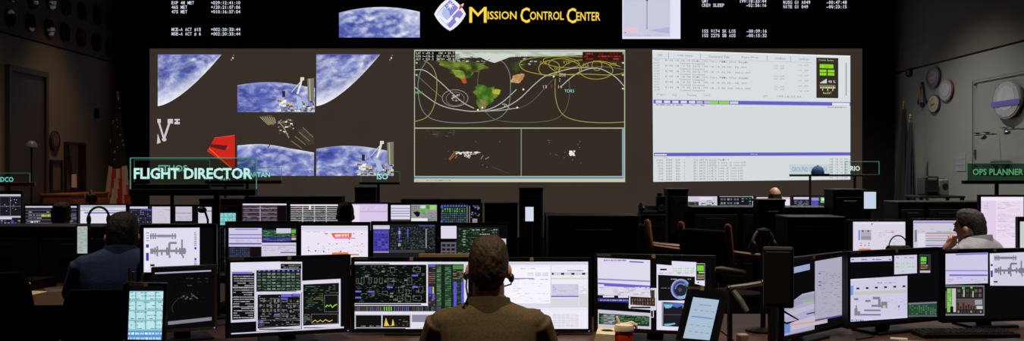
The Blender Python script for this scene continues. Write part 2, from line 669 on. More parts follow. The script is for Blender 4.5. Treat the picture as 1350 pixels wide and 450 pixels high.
# ceiling downlights
for i, (lx, ly, w, cone, colr) in enumerate(DOWNLIGHTS):
    near = ['the suited man', 'the shuttle emblem', 'the grey-shirted person', 'the blue-shirted person', 'the flag in the corner', 'the paper-strewn desk', 'the wooden-armed chairs', 'the glass board, added as ambient fill', 'the ADCO desk, added as ambient fill', 'the black keyboard'][i]
    t = thing('ceiling_downlight', 'small recessed ceiling downlight above '+near, 'ceiling light', (lx, ly, HC), 0, 'ceiling downlights')
    MB().lathe([(0.10, 0.0), (0.10, -0.03), (0.075, -0.03), (0.07, -0.005), (0.07, 0.0)], 20).build('trim_ring', M['black'], t)
    ld = bpy.data.lights.new('downlight_bulb', 'SPOT')
    ld.energy = w
    ld.color = colr
    ld.spot_size = R(cone)
    ld.spot_blend = 1.0
    ld.shadow_soft_size = 0.07
    lo = bpy.data.objects.new('downlight_bulb', ld)
    COL.objects.link(lo)
    lo.location = (0, 0, -0.05)
    lo.parent = t

# ------------------------------------------------------------------ the projection wall
DW = YF-0.05
x0, x1 = X(197, DW), X(1137, DW)
zt, zb = Z(64, DW), 0.35
M['proj'] = noise_emis('projector_black_level', (55, 47, 40), 1.0, 0.10, 1.2)
ps = MB()
ps.rbox(((x0+x1)/2, YF-0.027, (zt+zb)/2), (x1-x0, 0.04, zt-zb), 0.006)
o = ps.build('projection_screen', M['proj'])
tag(o, 'wide dim brown-grey projection screen across the front of the room', 'screen')
fa = MB()
fa.rbox(((x0+x1)/2, YF-0.03, (zt+0.01+HC)/2), (x1-x0+0.1, 0.05, HC-zt-0.02), 0.006)
o = fa.build('upper_display_panel', M['curtain'])
tag(o, 'black display panel above the wide projection screen', 'panel')
DP = YF-0.062

def wall_canvas(rect):
    p = P((rect[0]+rect[2])/2, (rect[1]+rect[3])/2, DP)
    return Canvas(p, 0.0, (rect[2]-rect[0])/2*DP/F, (rect[3]-rect[1])/2*DP/F, 0.00006)

def wall_thing(c, name, label, cat='display', group=None):
    o = c.build(name, None)
    o.location = c.p
    return tag(o, label, cat, group)

BG = (55, 47, 40)

def earth_col(u, v, seed, cl=0.5, dark=(64, 68, 142), limb=None):
    wx = u+0.22*noise.noise(Vector((u*1.5, v*1.5, seed)))
    wy = v+0.22*noise.noise(Vector((u*1.5+7, v*1.5, seed)))
    n = noise.fractal(Vector((wx*3.2+wy*1.2, wy*4.6, seed)), 0.75, 2.1, 7)
    big = noise.noise(Vector((u*1.1, v*1.1, seed+5)))
    b = mix(dark, (98, 112, 188), 0.5+0.9*noise.noise(Vector((u*2, v*2, seed+9))))
    t = (cl-0.5)*1.6+0.30+0.62*n+0.34*big
    c = mix(b, (226, 230, 240), t)
    if limb is not None:
        c = mix(c, (238, 242, 248), limb)
    return c

# --- earth and station video views
feed = thing('video_display', 'projected set of blue earth views with a red panel and station parts', 'display', P(370, 150, DP))
def feed_part(rect, name, fn):
    c = wall_canvas(rect)
    fn(c)
    o = c.build(name, feed)
    o.location = c.p-Vector(feed.location)
    return o

def quarter_earth(ox, seed):
    def fn(c):
        def pos(u, v):
            # u across, v from top edge to the limb arc
            x = ox+84*u
            arc = 72+68*(1-u**1.25)*(1-0.10*math.sin(math.pi*u))+0.0
            arc = 72+68*(1-u**1.5)
            return x, 72+(arc-72)*v
        def col(u, v):
            x, y = pos(u, v)
            return earth_col(x/40, y/40, seed, 0.52, (66, 70, 142), limb=max(0, (v-0.55))*1.7+0.25*max(0, (y-105)/35))
        c.warp(60, 44, pos, col)
        c.line([(ox, 72), (ox+84, 72)], 0.8, (96, 100, 190))
        c.disc(ox+99, 76.5, 1.1, 1.3, (215, 210, 190), 8)
        c.disc(ox+97, 79, 0.7, 1.0, (170, 165, 150), 8)
        c.disc(ox+100, 73, 0.6, 1.0, (150, 140, 120), 8)
    return fn

def limb_earth(x0, x1, yb, top, seed, cl, glow=0.5):
    def fn(c):
        def pos(u, v):
            t = top(u)
            return x0+(x1-x0)*u, t+(yb-t)*v
        def col(u, v):
            x, y = pos(u, v)
            return earth_col(x/34, y/30, seed, cl(u), (58, 66, 152), limb=max(0, 0.16-v)*4.5*glow+0.25*max(0, u-0.55)*2*glow)
        c.warp(64, 36, pos, col)
    return fn

def station_bits(c, x0, y0, x1, y1, seed):
    rr = random.Random(seed)
    c.up()
    for k in range(170):
        a, b = rr.uniform(x0, x1), rr.uniform(y0+(y1-y0)*0.15, y1)
        if b < y0+(y1-y0)*(0.55-0.5*abs((a-x0)/(x1-x0)-0.5)):
            continue
        w, h = rr.uniform(1.2, 5), rr.uniform(1, 3)
        c.rect(a, b, min(a+w, x1), min(b+h, y1), rr.choice([(226, 222, 206), (200, 186, 130), (150, 132, 84), (96, 84, 66), (48, 42, 38), (176, 190, 216), (238, 238, 236)]), up=(k % 12 == 0), big=False)

def robot_view(c, dx, dy):
    station_bits(c, 365+dx, 122+dy, 414+dx, 147+dy, 4)
    c.line([(392+dx, 124+dy), (396+dx, 112+dy), (398+dx, 104+dy)], 2.6, (232, 230, 222))
    c.line([(384+dx, 122+dy), (397+dx, 107+dy)], 1.0, (205, 205, 200))
    c.rect(396+dx, 102+dy, 401+dx, 106+dy, (226, 220, 200))
    c.poly([(405+dx, 104+dy), (414+dx, 103+dy), (414+dx, 133+dy), (406+dx, 133+dy)], (120, 120, 100))
    c.line([(408+dx, 104+dy), (409+dx, 133+dy)], 1.6, (176, 176, 156))
    c.rect(372+dx, 120+dy, 376+dx, 128+dy, (40, 44, 52))
    c.poly([(390+dx, 126+dy), (396+dx, 128+dy), (400+dx, 140+dy), (393+dx, 146+dy)], (170, 186, 220))

topB = lambda u: 114-6.5*math.sin(math.pi*min(1, 0.08+u*0.95))*1.0+2*u
def feedB(c):
    limb_earth(313, 415, 148, topB, 2.3, lambda u: 0.42+0.35*max(0, u-0.4))(c)
    robot_view(c, 0, 0)
def feedB2(c):
    limb_earth(417, 519, 232, lambda u: topB(u)+84, 5.3, lambda u: 0.44+0.33*max(0, u-0.4))(c)
    robot_view(c, 105, 84)
def feedC(c):
    limb_earth(313, 414, 232, lambda u: 192-2*math.sin(math.pi*min(1, u*1.5))*1.0+15*max(0, u-0.25)**1.6, 8.1, lambda u: 0.46, 1.0)(c)
    c.line([(353, 195), (356, 191)], 1.2, (30, 26, 24))
    c.speck(404, 222, 413, 231, 12, [(220, 225, 235)], (0.8, 2))
def feedS(c):
    c.poly([(341, 154), (357, 152), (364, 158), (361, 166)], (92, 82, 66))
    for k in range(7):
        c.line([(343+k*3, 154.5), (354+k*1.6, 165-k*0.4)], 0.7, (176, 164, 128))
    c.poly([(391, 171), (399, 170), (414, 182), (414, 190), (406, 192)], (66, 60, 50))
    for k in range(4):
        c.line([(384+k*5, 186-k*6), (398+k*5, 196-k*5)], 0.7, (146, 134, 104))
    c.speck(366, 156, 388, 178, 46, [(196, 188, 164), (120, 110, 92), (228, 224, 212), (80, 72, 60)], (1, 4))
    c.line([(367, 160), (374, 168), (381, 182)], 1.4, (150, 142, 120))
def feedV(c):
    w = (206, 198, 206)
    c.line([(209, 160), (216, 183)], 2.4, w)
    c.line([(224, 160), (216, 184)], 2.8, w)
    c.rect(207.5, 157, 212, 162, w)
    c.rect(221, 157, 228, 163, w)
    c.rect(230, 157, 237, 159, w)
    c.rect(232, 159, 234.5, 161, w)
    c.rect(230, 161, 237, 164, w)
    c.disc(216.5, 184, 3, 2.6, w, 12)
    c.poly([(207, 190), (208, 176), (212, 188)], w)
def feedR(c):
    c.poly([(273, 199.5), (283, 182), (309.5, 178.5), (309.5, 221), (304, 221)], (208, 38, 28))
    c.poly([(277, 190), (300, 192), (297, 198.5), (277, 194)], (92, 30, 28))
    c.poly([(300, 192), (303, 194), (300, 199), (297, 198.5)], (188, 60, 56))
    c.line([(283, 182), (309.5, 178.5)], 0.8, (226, 80, 66))
    c.line([(276, 196), (304, 221)], 0.9, (230, 120, 60))
feed_part((206, 70, 312, 142), 'video_view', quarter_earth(208, 1.1))
feed_part((416, 70, 520, 142), 'video_view', quarter_earth(417, 1.1))
feed_part((312, 98, 416, 149), 'video_view', feedB)
feed_part((416, 182, 521, 233), 'video_view', feedB2)
feed_part((312, 188, 415, 233), 'video_view', feedC)
feed_part((338, 150, 415, 198), 'video_view', feedS)
feed_part((205, 154, 240, 192), 'video_view', feedV)
feed_part((271, 176, 312, 224), 'video_view', feedR)

# --- world map with ground tracks
c = wall_canvas((544, 64, 826, 242))
c.rect(546, 66, 824, 240.5, (52, 44, 37))
def arctic(u, v):
    return 600+222*u, 68+v*((9-4*u) if u > 0.05 else 4)
c.warp(40, 6, lambda u, v: (600+222*u, 67.5+v*(7.5-3.2*u+3*fbm(u*14, 0, 5)*max(0, 1-u))), lambda u, v: mix((206, 212, 206), (120, 140, 120), fbm(u*18, v*2, 2)*1.2-0.45))
c.poly([(622, 70), (682, 71), (668, 77), (660, 80), (652, 83), (642, 80), (634, 76)], (206, 212, 206))
c.poly([(590, 70), (606, 71), (606, 80), (599, 79)], (150, 160, 138))
c.rect(547, 66, 823, 68.5, (176, 184, 172))
def land(pts, ca, cb, seed, n=14):
    xs, ys = [p[0] for p in pts], [p[1] for p in pts]
    cx, cy = sum(xs)/len(xs), sum(ys)/len(ys)
    m = len(pts)
    def pos(u, v):
        a = u*m
        i = int(a) % m
        t = a-int(a)
        x = pts[i][0]*(1-t)+pts[(i+1) % m][0]*t
        y = pts[i][1]*(1-t)+pts[(i+1) % m][1]*t
        k = 1+0.12*(fbm(x/4, y/4, seed)-0.5)*v*4
        return cx+(x-cx)*v*k, cy+(y-cy)*v*k
    c.warp(n*3, 8, pos, lambda u, v: mix(ca, cb, (fbm(pos(u, v)[0]/9, pos(u, v)[1]/9, seed+4)-0.3)*2.2))
land([(576, 80), (590, 77), (606, 79), (618, 80), (630, 82), (641, 84), (644, 90), (634, 92), (624, 97), (617, 103), (612, 108), (606, 104), (600, 100), (592, 94), (582, 86)], (46, 58, 26), (120, 138, 48), 3.0, 20)
land([(595, 92), (606, 92), (614, 97), (610, 104), (602, 101)], (150, 160, 60), (96, 128, 44), 6.0)
land([(608, 104), (613, 104), (616, 110), (610, 110)], (210, 70, 34), (170, 90, 40), 1.0)
land([(630, 111), (638, 112), (648, 115), (660, 118), (660, 124), (653, 128), (648, 136), (640, 142), (634, 146), (630, 138), (628, 128), (624, 120)], (52, 98, 30), (104, 136, 42), 9.0, 18)
land([(648, 117), (660, 119), (658, 125), (650, 124)], (190, 176, 60), (150, 150, 50), 2.0)
land([(632, 130), (642, 134), (640, 143), (634, 146)], (170, 130, 90), (110, 100, 50), 5.0)
land([(676, 100), (688, 97), (692, 98), (689, 106), (683, 111), (674, 108)], (216, 172, 122), (176, 130, 80), 4.0)
land([(671, 84), (684, 80), (694, 84), (690, 92), (680, 96), (676, 92)], (44, 58, 30), (66, 74, 36), 8.0)
c.speck(572, 72, 640, 84, 46, [(196, 202, 196), (150, 156, 140), (90, 100, 70)], (1, 4), 2.5)
c.speck(686, 76, 712, 86, 12, [(180, 184, 170), (96, 96, 60)], (1, 4), 2.5)
W1, W2, YL, YG, CY, GR = (184, 184, 174), (112, 106, 94), (166, 158, 54), (146, 150, 80), (116, 136, 130), (88, 104, 76)
c.curve([(547, 92), (556, 92), (565, 96), (580, 108), (594, 121), (610, 135), (625, 143)], 1.1, W1)
c.curve([(547, 98), (556, 105), (570, 118), (582, 128)], 0.9, W2)
c.curve([(547, 115), (558, 124), (575, 136), (590, 142), (606, 145), (625, 147), (645, 144), (662, 135), (681, 118)], 1.1, W1)
c.curve([(547, 80), (556, 79), (568, 86), (575, 100), (575.5, 122), (571, 143), (562, 155), (547, 160.5)], 1.0, YG)
c.curve([(563, 80), (555, 93), (551, 112), (554, 138), (562, 152), (576, 159), (600, 162), (630, 161.5), (652, 158), (665, 150), (671, 138), (673, 118), (672, 98), (666, 85), (660, 80)], 0.9, CY)
c.curve([(646, 78), (635, 86), (630, 104), (631, 126), (637, 143), (648, 155), (663, 160), (690, 161.5), (720, 160), (738, 154), (747, 142), (751, 122), (750, 104)], 0.8, GR)
c.curve([(625, 147), (655, 146), (672, 144), (684, 142)], 0.9, W1)
c.curve([(640, 147), (664, 142), (684, 131), (704, 112), (718, 101), (735, 95), (756, 90), (780, 89)], 1.1, W1)
c.curve([(741, 113), (756, 100), (772, 92), (788, 90), (803, 96), (814, 104), (823, 114)], 1.1, W1)
c.curve([(772, 90), (790, 88), (806, 89), (823, 92)], 0.8, W2)
c.curve([(684, 143), (700, 135), (716, 119), (730, 104)], 0.7, (112, 96, 78))
c.curve([(732, 104), (732, 124), (736, 142), (746, 154), (766, 160), (795, 162), (823, 161)], 1.0, YG)
c.curve([(768, 75), (740, 74), (712, 75), (692, 79), (685, 85), (692, 93), (712, 98), (730, 99), (756, 98), (780, 98), (800, 99), (815, 98), (823, 96)], 0.9, YL)
c.ring(745, 88, 22, 10, 0.9, YL, rot=12)
c.ring(724, 90, 14, 10, 0.9, YL, rot=-8)
c.ring(740, 82, 24, 7, 0.8, YL, rot=6)
c.ring(786, 93, 22, 11.5, 0.9, YL)
c.ring(787, 86, 6.5, 7, 0.8, YL)
c.curve([(740, 90), (752, 82), (770, 79), (800, 82), (818, 88)], 0.8, YL)
c.ring(600, 129.5, 17, 11, 0.8, (150, 150, 140))
c.ring(600, 130.5, 12, 9, 0.6, (130, 130, 120))
c.speck(595, 124, 606, 134, 26, [(206, 206, 200), (170, 170, 160)], (0.8, 2.2))
c.speck(662, 136, 672, 143, 10, [(216, 216, 210)], (0.8, 2))
for x_, y_ in ((682, 142), (636, 142), (630, 145), (730, 101), (690, 118)):
    c.disc(x_, y_, 1.3, 1.3, (232, 232, 226), 8)
for t_, x_, y_, w_, col_ in (('DGS', 712, 83, 9, YL), ('VTS', 742, 82, 9, YL), ('GDS', 731, 90, 8, YL), ('TCS', 768, 86, 8, YL), ('HTS', 804, 85, 9, YL), ('ZOE', 737, 99, 9, W1), ('Z', 737, 105.5, 2, W1), ('13', 716, 114.5, 5, W1), ('11', 727, 114, 5, (176, 70, 50)), ('14', 736, 114.5, 5, W1), ('TDRS', 744, 120, 13, (140, 190, 190))):
    c.fit(t_, x_, y_-2, x_+w_, y_+2, col_, 0.01)
c.rect(547.5, 67.5, 600, 80, (18, 18, 16))
for i, t_ in enumerate(('LAT = -01.2   INC = 51.7', 'LON =-116.6  DAY 0:23:14', 'ALT = 221.2  BETA= -37.8')):
    c.mono(t_, 548.5, 70+i*4, 2.1, 2.7, (222, 222, 206), 0.01)
c.rect(768, 68.5, 821, 80, (46, 22, 18))
for i in range(3):
    c.words(770, 69.5+i*3.4, 819, 72.5+i*3.4, 1, (140, 36, 32), 0.75, 0.6)
c.mono('199/18:33:44', 664, 73.5, 2.6, 3.0, (222, 222, 206), 0.01)
for y_ in (83, 99, 117):
    c.rect(820, y_-1, 822.5, y_+1, (210, 210, 200))
for y_ in (83, 99, 122):
    c.rect(548, y_-1, 550.5, y_+1, (180, 184, 160))
c.words(547, 120, 557, 124, 1, (80, 140, 80), 0.9, 0.8)
c.line([(546.5, 66), (546.5, 240)], 1.0, (186, 190, 164))
c.line([(823.5, 66), (823.5, 240)], 1.2, (186, 190, 164))
c.line([(546, 66.3), (824, 66.3)], 1.0, (196, 200, 176))
c.rect(546, 168.3, 823, 169.9, (168, 174, 140))
c.rect(686.6, 169, 687.8, 234, (140, 144, 112))
c.rect(820, 170, 823, 236, (130, 160, 176))
c.rect(546, 232.3, 823, 233.6, (168, 184, 180))
c.rect(546, 233.6, 821, 235.6, (96, 128, 150))
c.rect(546, 235.6, 824, 240.3, (196, 198, 170))
c.words(548, 237, 594, 239.5, 1, (150, 150, 126), 0.8)
# station sketches in the two lower views
c.speck(600, 200, 634, 204, 60, [(226, 222, 204), (180, 174, 150), (240, 238, 228)], (0.8, 3), 1.3)
c.speck(612, 203, 621, 208, 16, [(226, 222, 204)], (0.8, 2.4))
c.line([(617.5, 204), (618.5, 209)], 1.2, (226, 222, 204))
for a, b in (((592, 210), (599, 201)), ((593, 211), (601, 203)), ((600, 209), (603, 205))):
    c.line([a, b], 1.4, (142, 96, 66))
for a, b in (((634, 210), (637, 205)), ((640, 210), (645, 207))):
    c.line([a, b], 0.9, (150, 146, 126))
c.speck(585, 185, 668, 225, 10, [(180, 176, 160), (120, 116, 100)], (0.7, 1.3))
c.line([(648, 220), (672, 229)], 0.5, (84, 78, 66))
c.speck(750, 198, 759, 206, 26, [(232, 230, 206), (246, 244, 230)], (1, 3), 1.0)
c.speck(722, 184, 770, 216, 16, [(160, 160, 140), (120, 110, 96)], (0.6, 1.4))
c.words(549, 171, 600, 181, 4, (74, 66, 56), 0.5)
wall_thing(c, 'world_map_display', 'projected world map with looping orbit ground tracks above two station sketches')

# --- command log display, slightly keystoned
c = wall_canvas((858, 64, 1124, 242))
def K(x, y):
    u = (x-860)/261.0
    v = (y-66)/174.0
    return x+(1.2*v*(1-u)), 66+7.5*u+v*(174-10.5*u)
_r, _p, _l, _f, _m = c.rect, c.poly, c.line, c.fit, c.mono
_oldloc = c.loc
def kloc(x, y):
    x, y = K(x, y)
    return _oldloc(x, y)
c.loc = kloc
c.rect(860, 66, 1121, 240, (216, 222, 226), big=True)
c.rect(860, 66, 1121, 67.5, (236, 240, 242))
g1, g2 = (120, 122, 128), (150, 152, 158)
for t_, x_, w_ in (('CMD', 867, 6), ('CMD Uplink', 893, 20), ('Command Title', 934, 28), ('Reject Mode', 978, 22), ('CmdHost', 1022, 14), ('CmdUser', 1053, 14)):
    c.fit(t_, x_, 71, x_+w_, 74, g1)
for x_ in (881, 923, 1011, 1042):
    c.rect(x_, 69, x_+0.6, 76, (140, 142, 150))
c.line([(860, 77), (1070, 77)], 0.5, (180, 184, 190))
rows = ['E199 18:20:18 Prim_C2V_Tare_File_Xfer_Begin', 'Command Accepted', 'E199 18:19:29 2016:199:18:19:29_PRI_PB_VRM', 'Command Accepted', 'E199 18:19:02 2016:199:18:19:02_PRI_VRLA_VRM', 'Command Accepted', 'E199 18:18:58 Prim_C2V_Tare_File_Xfer_Begin', 'Command Accepted', 'E199 18:18:20 2016:199:18:18:20_PRI_PB_VRM', 'Command Accepted', 'E199 18:17:55 2016:199:18:17:55_ASR_VRLA_VRM', 'Command Accepted']
for i, t_ in enumerate(rows):
    y_ = 79+i*3.58
    c.mono('5v%02d' % (60-i), 862, y_, 1.9, 2.1, g2, 0.0)
    if t_.startswith('E'):
        c.mono(t_, 877, y_, 2.55, 2.2, g1, 0.0)
        c.mono('CAC_GUM', 1052, y_+2, 2.0, 2.2, g2, 0.0)
    else:
        c.mono(t_, 896, y_, 2.05, 2.2, g1, 0.0)
    if i % 4 in (1, 2):
        c.mono('CAC_GUM', 1020, y_, 2.0, 2.2, g2, 0.0)
for t_, x_, w_ in (('Flight', 866, 11), ('GSE', 886, 6), ('TmtSite', 905, 13), ('DATE', 928, 8), ('GMT', 1006, 6), ('199:18:33:44', 1024, 32)):
    c.fit(t_, x_, 123.4, x_+w_, 126.2, g2)
c.rect(860, 130, 1121, 240, (214, 220, 222), big=True)
c.rect(861, 131.5, 1121, 136.6, (104, 96, 196))
for i in range(5):
    c.rect(864+i*11, 132.4, 872+i*11, 135.8, (216, 218, 236))
for i in range(2):
    c.rect(918+i*10, 132.4, 926+i*10, 135.8, (190, 188, 214))
c.rect(936, 132.2, 946.5, 136.0, (150, 216, 60))
c.rect(947.5, 132.2, 961, 136.0, (150, 216, 60))
c.rect(962, 132.4, 973, 135.8, (206, 206, 224))
c.rect(1097, 132.4, 1120, 136.4, (226, 228, 236))
c.words(863, 137, 930, 139.4, 1, g2, 0.8)
c.words(1090, 137.5, 1116, 140, 1, g2, 0.8)
c.rect(861, 201.6, 1121, 206.2, (104, 96, 196))
c.rect(862, 203.5, 878, 205.2, (232, 232, 240))
c.fit('SRLog', 989, 203.0, 998, 205.2, (214, 212, 236))
c.words(864, 207, 948, 208.6, 1, (186, 190, 196), 0.7)
for i in range(8):
    y_ = 211.3+i*3.68
    c.mono(('15201', '4702', '4701', '1502', '1501', '1307', '1211', '1106')[i].rjust(5), 863.5, y_, 2.0, 2.3, g1, 0.0)
    c.mono('NORM', 877, y_, 2.0, 2.3, g1, 0.0)
    c.mono('ESP' if i == 0 else 'ESA', 890, y_, 2.0, 2.3, g1, 0.0)
    c.mono('C' if i != 1 else 'N', 900.5, y_, 2.0, 2.3, g1, 0.0)
    c.mono('CCS WFM Process Fault 4' if i == 0 else 'GP1 RPCM LAD32B_A Loss of Comm-LAN' if i in (1, 2) else 'GP1 RPCM LA1B_%s Loss of Comm-LAN' % 'FEDCB'[i-3], 913, y_, 2.05, 2.3, g1, 0.0)
    c.mono('199:18:%02d:%02d' % (21-i, (i*17) % 60), 1092, y_, 2.1, 2.3, g1, 0.0)
c.rect(1076, 70, 1105, 126, (52, 46, 36))
c.fit('Comm Sentry', 1079, 72, 1099, 75, (210, 206, 150))
c.rect(1080.5, 79, 1098.5, 84.5, (140, 216, 34))
for a in (1080.5, 1091):
    for b in (86.5, 91.0):
        c.rect(a, b, a+8.8, b+3.6, (140, 216, 34))
c.fit('GO', 1087, 80.5, 1093, 83, (80, 130, 30))
for i in range(5):
    c.rect(1081+i*1.8, 105.6-1.2*(i+1), 1082.4+i*1.8, 105.6, (230, 232, 226))
c.fit('98 %', 1092, 101.4, 1101, 104.8, (226, 226, 214))
c.rect(1080, 108, 1101, 108.5, (200, 200, 170))
c.words(1080, 109.5, 1102, 113, 1, (200, 196, 150), 0.95, 0.8)
c.cells(1081, 113, 1101, 116, 3, 1, [(220, 220, 200)], 0.15, 0.9)
c.fit('RecOVT', 1085, 117.5, 1096, 120.5, (214, 206, 110))
c.rect(1114.5, 76, 1116, 122, (160, 156, 146))
c.loc = _oldloc
wall_thing(c, 'command_log_display', 'bright white projected command log with purple bars and a green status box')

# --- upper displays
c = wall_canvas((446, 4, 556, 52))
limb_earth(447, 553.5, 49.5, lambda u: 9.3+7.6*(abs(u-0.52)/0.52)**2.0, 11.7, lambda u: 0.46+0.34*max(0, u-0.35), 0.8)(c)
wall_thing(c, 'earth_view_display', 'blue cloudy earth horizon view on the black panel beside a diamond logo')

c = wall_canvas((570, -8, 620, 45))
def sqd(cx, cy, rx, ry, bow):
    pts = []
    for (ax, ay), (bx, by) in ((((0, -1)), ((1, 0))), (((1, 0)), ((0, 1))), (((0, 1)), ((-1, 0))), (((-1, 0)), ((0, -1)))):
        for k in range(8):
            t = k/8
            x_, y_ = ax+(bx-ax)*t, ay+(by-ay)*t
            e = 1+bow*math.sin(math.pi*t)
            pts.append((cx+rx*x_*e, cy+ry*y_*e))
    return pts
c.poly(sqd(593.3, 18.7, 20.8, 22, 0.17), (238, 238, 246))
c.poly(sqd(593.3, 18.5, 17.5, 18.5, 0.05), (136, 132, 214))
c.poly([(576, 18.5), (586, 8), (590, 13), (592, 22), (589, 33)], (226, 226, 244))
c.poly([(585, 10), (592, 14), (594, 22), (588, 26), (582, 18)], (176, 194, 232))
c.poly([(590, 24), (592, 30), (590, 34), (584, 28)], (170, 196, 232))
for k in range(8):
    a = k*math.pi/4
    c.line([(593.5, 7.5), (593.5+5*math.cos(a), 7.5+5*math.sin(a))], 1.0, (236, 234, 246))
c.disc(593.5, 7.5, 2, 2.2, (246, 246, 250), 10)
c.poly([(576.5, 20), (590, 26.5), (608, 6), (611.5, 4.5), (610.5, 8), (593, 29), (588, 31)], (244, 244, 250))
c.poly([(606, 8), (611.8, 3.8), (609.5, 9.5), (604.5, 14)], (214, 70, 60))
c.poly([(608, 6.3), (611.8, 3.8), (609.5, 8)], (246, 236, 230))
c.line([(595, 25), (606, 12)], 0.6, (190, 150, 180))
c.disc(602.5, 25, 3, 3, (244, 244, 250), 10)
c.poly([(604, 14), (610.5, 18.7), (601, 27.5), (596, 22)], (136, 132, 214))
c.disc(602.5, 25.5, 2.6, 3, (244, 244, 250), 10)
wall_thing(c, 'diamond_logo', 'white and periwinkle diamond logo beside the yellow title on black panel', 'logo')

c = wall_canvas((616, 5, 795, 34))
YEL, YED = (250, 222, 70), (214, 150, 30)
for t_, a, b, e, f_, off in (('M', 619, 9.4, 641.3, 29.7, 0.0), ('ISSION', 643, 15.2, 680.8, 25.2, 0.006), ('C', 686.3, 10.2, 698.3, 30.0, 0.01), ('ONTROL', 699, 15.4, 743, 26.0, 0.006), ('C', 747.3, 10.8, 759.4, 30.4, 0.01), ('ENTER', 760, 16.2, 791, 27.0, 0.006)):
    c.fit(t_, a-0.5, b-0.4, e+0.5, f_+0.5, YED, off)
    c.fit(t_, a, b, e, f_, YEL, off)
wall_thing(c, 'title_lettering', 'yellow lettering reading Mission Control Center on black panel', 'sign')

c = wall_canvas((818, -30, 899, 53))
c.rect(820.5, -28, 897, 51.3, (226, 228, 246), big=True)
c.rect(822, -28, 883.5, 48.5, (200, 202, 222), big=True)
c.rect(852.5, -28, 853.4, 39, (120, 116, 140))
c.disc(853, 0.6, 1.6, 1.2, (110, 80, 90), 8)
c.rect(823, 35.5, 841, 44, (222, 200, 214))
c.disc(824.5, 43, 1, 0.8, (110, 106, 130), 8)
c.poly([(855, 40), (882, 35.5), (882, 44.5), (866, 42)], (180, 180, 222))
c.words(824, 46, 882, 47.6, 1, (160, 160, 190), 0.5, 0.6, 0.01, 0.03)
c.rect(822, -16, 883, -14, (150, 150, 180))
wall_thing(c, 'graph_display', 'pale lavender graph display on the black panel after the yellow title')

WHT = (222, 224, 240)
def clock(rect, rows, label):
    root = thing('clock_readout', label, 'clock display', P((rect[0]+rect[2])/2, (rect[1]+rect[3])/2, DP), 0, 'mission clock readouts on the black panel')
    for xa, yc, ta, xb, tb in rows:
        for xx, tt in ((xa, ta), (xb, tb)):
            c = wall_canvas((xx-1, yc-3, xx+len(tt)*3+1, yc+3))
            c.mono(tt, xx, yc, 3.0, 4.2, WHT, 0.012)
            o = c.build('readout_line', root)
            o['kind'] = 'stuff'
            o.location = c.p-Vector(root.location)
clock((224, -14, 320, 50), [(226, -8.5, 'GMT', 278, '+199:18:33:44'), (226, 3.6, 'EXP 48 MET', 278, '+029:12:41:10'), (226, 9.4, '46S MET', 278, '+120:21:07:06'), (226, 15.4, '47S MET', 278, '+010:16:57:04'), (226, 38.8, 'MCE-A ACT #15', 278, '+002:20:33:44'), (226, 44.6, 'MSE-A ACT # 6', 278, '+002:20:33:44')], 'white clock readout with elapsed times, above the earth views')
clock((923, -8, 1012, 52), [(925, 1.4, 'GMT', 974.5, '199:18:33:44'), (925, 6.8, 'CREW SLEEP', 983.5, '-02:56:16'), (925, 41, 'ISS W174 SK LOS', 984, '-00:09:16'), (925, 46.8, 'ISS Z275 SB AOS', 984, '-00:15:32')], 'white clock readout with crew sleep and acquisition times')
clock((1030, -8, 1118, 14), [(1032.5, 3.0, 'RUSG G1 A049', 1089.5, '-00:47:48'), (1032.5, 8.8, 'NITE G1 049', 1089.5, '-00:23:15')], 'white two-line clock readout at the edge of the black panel')

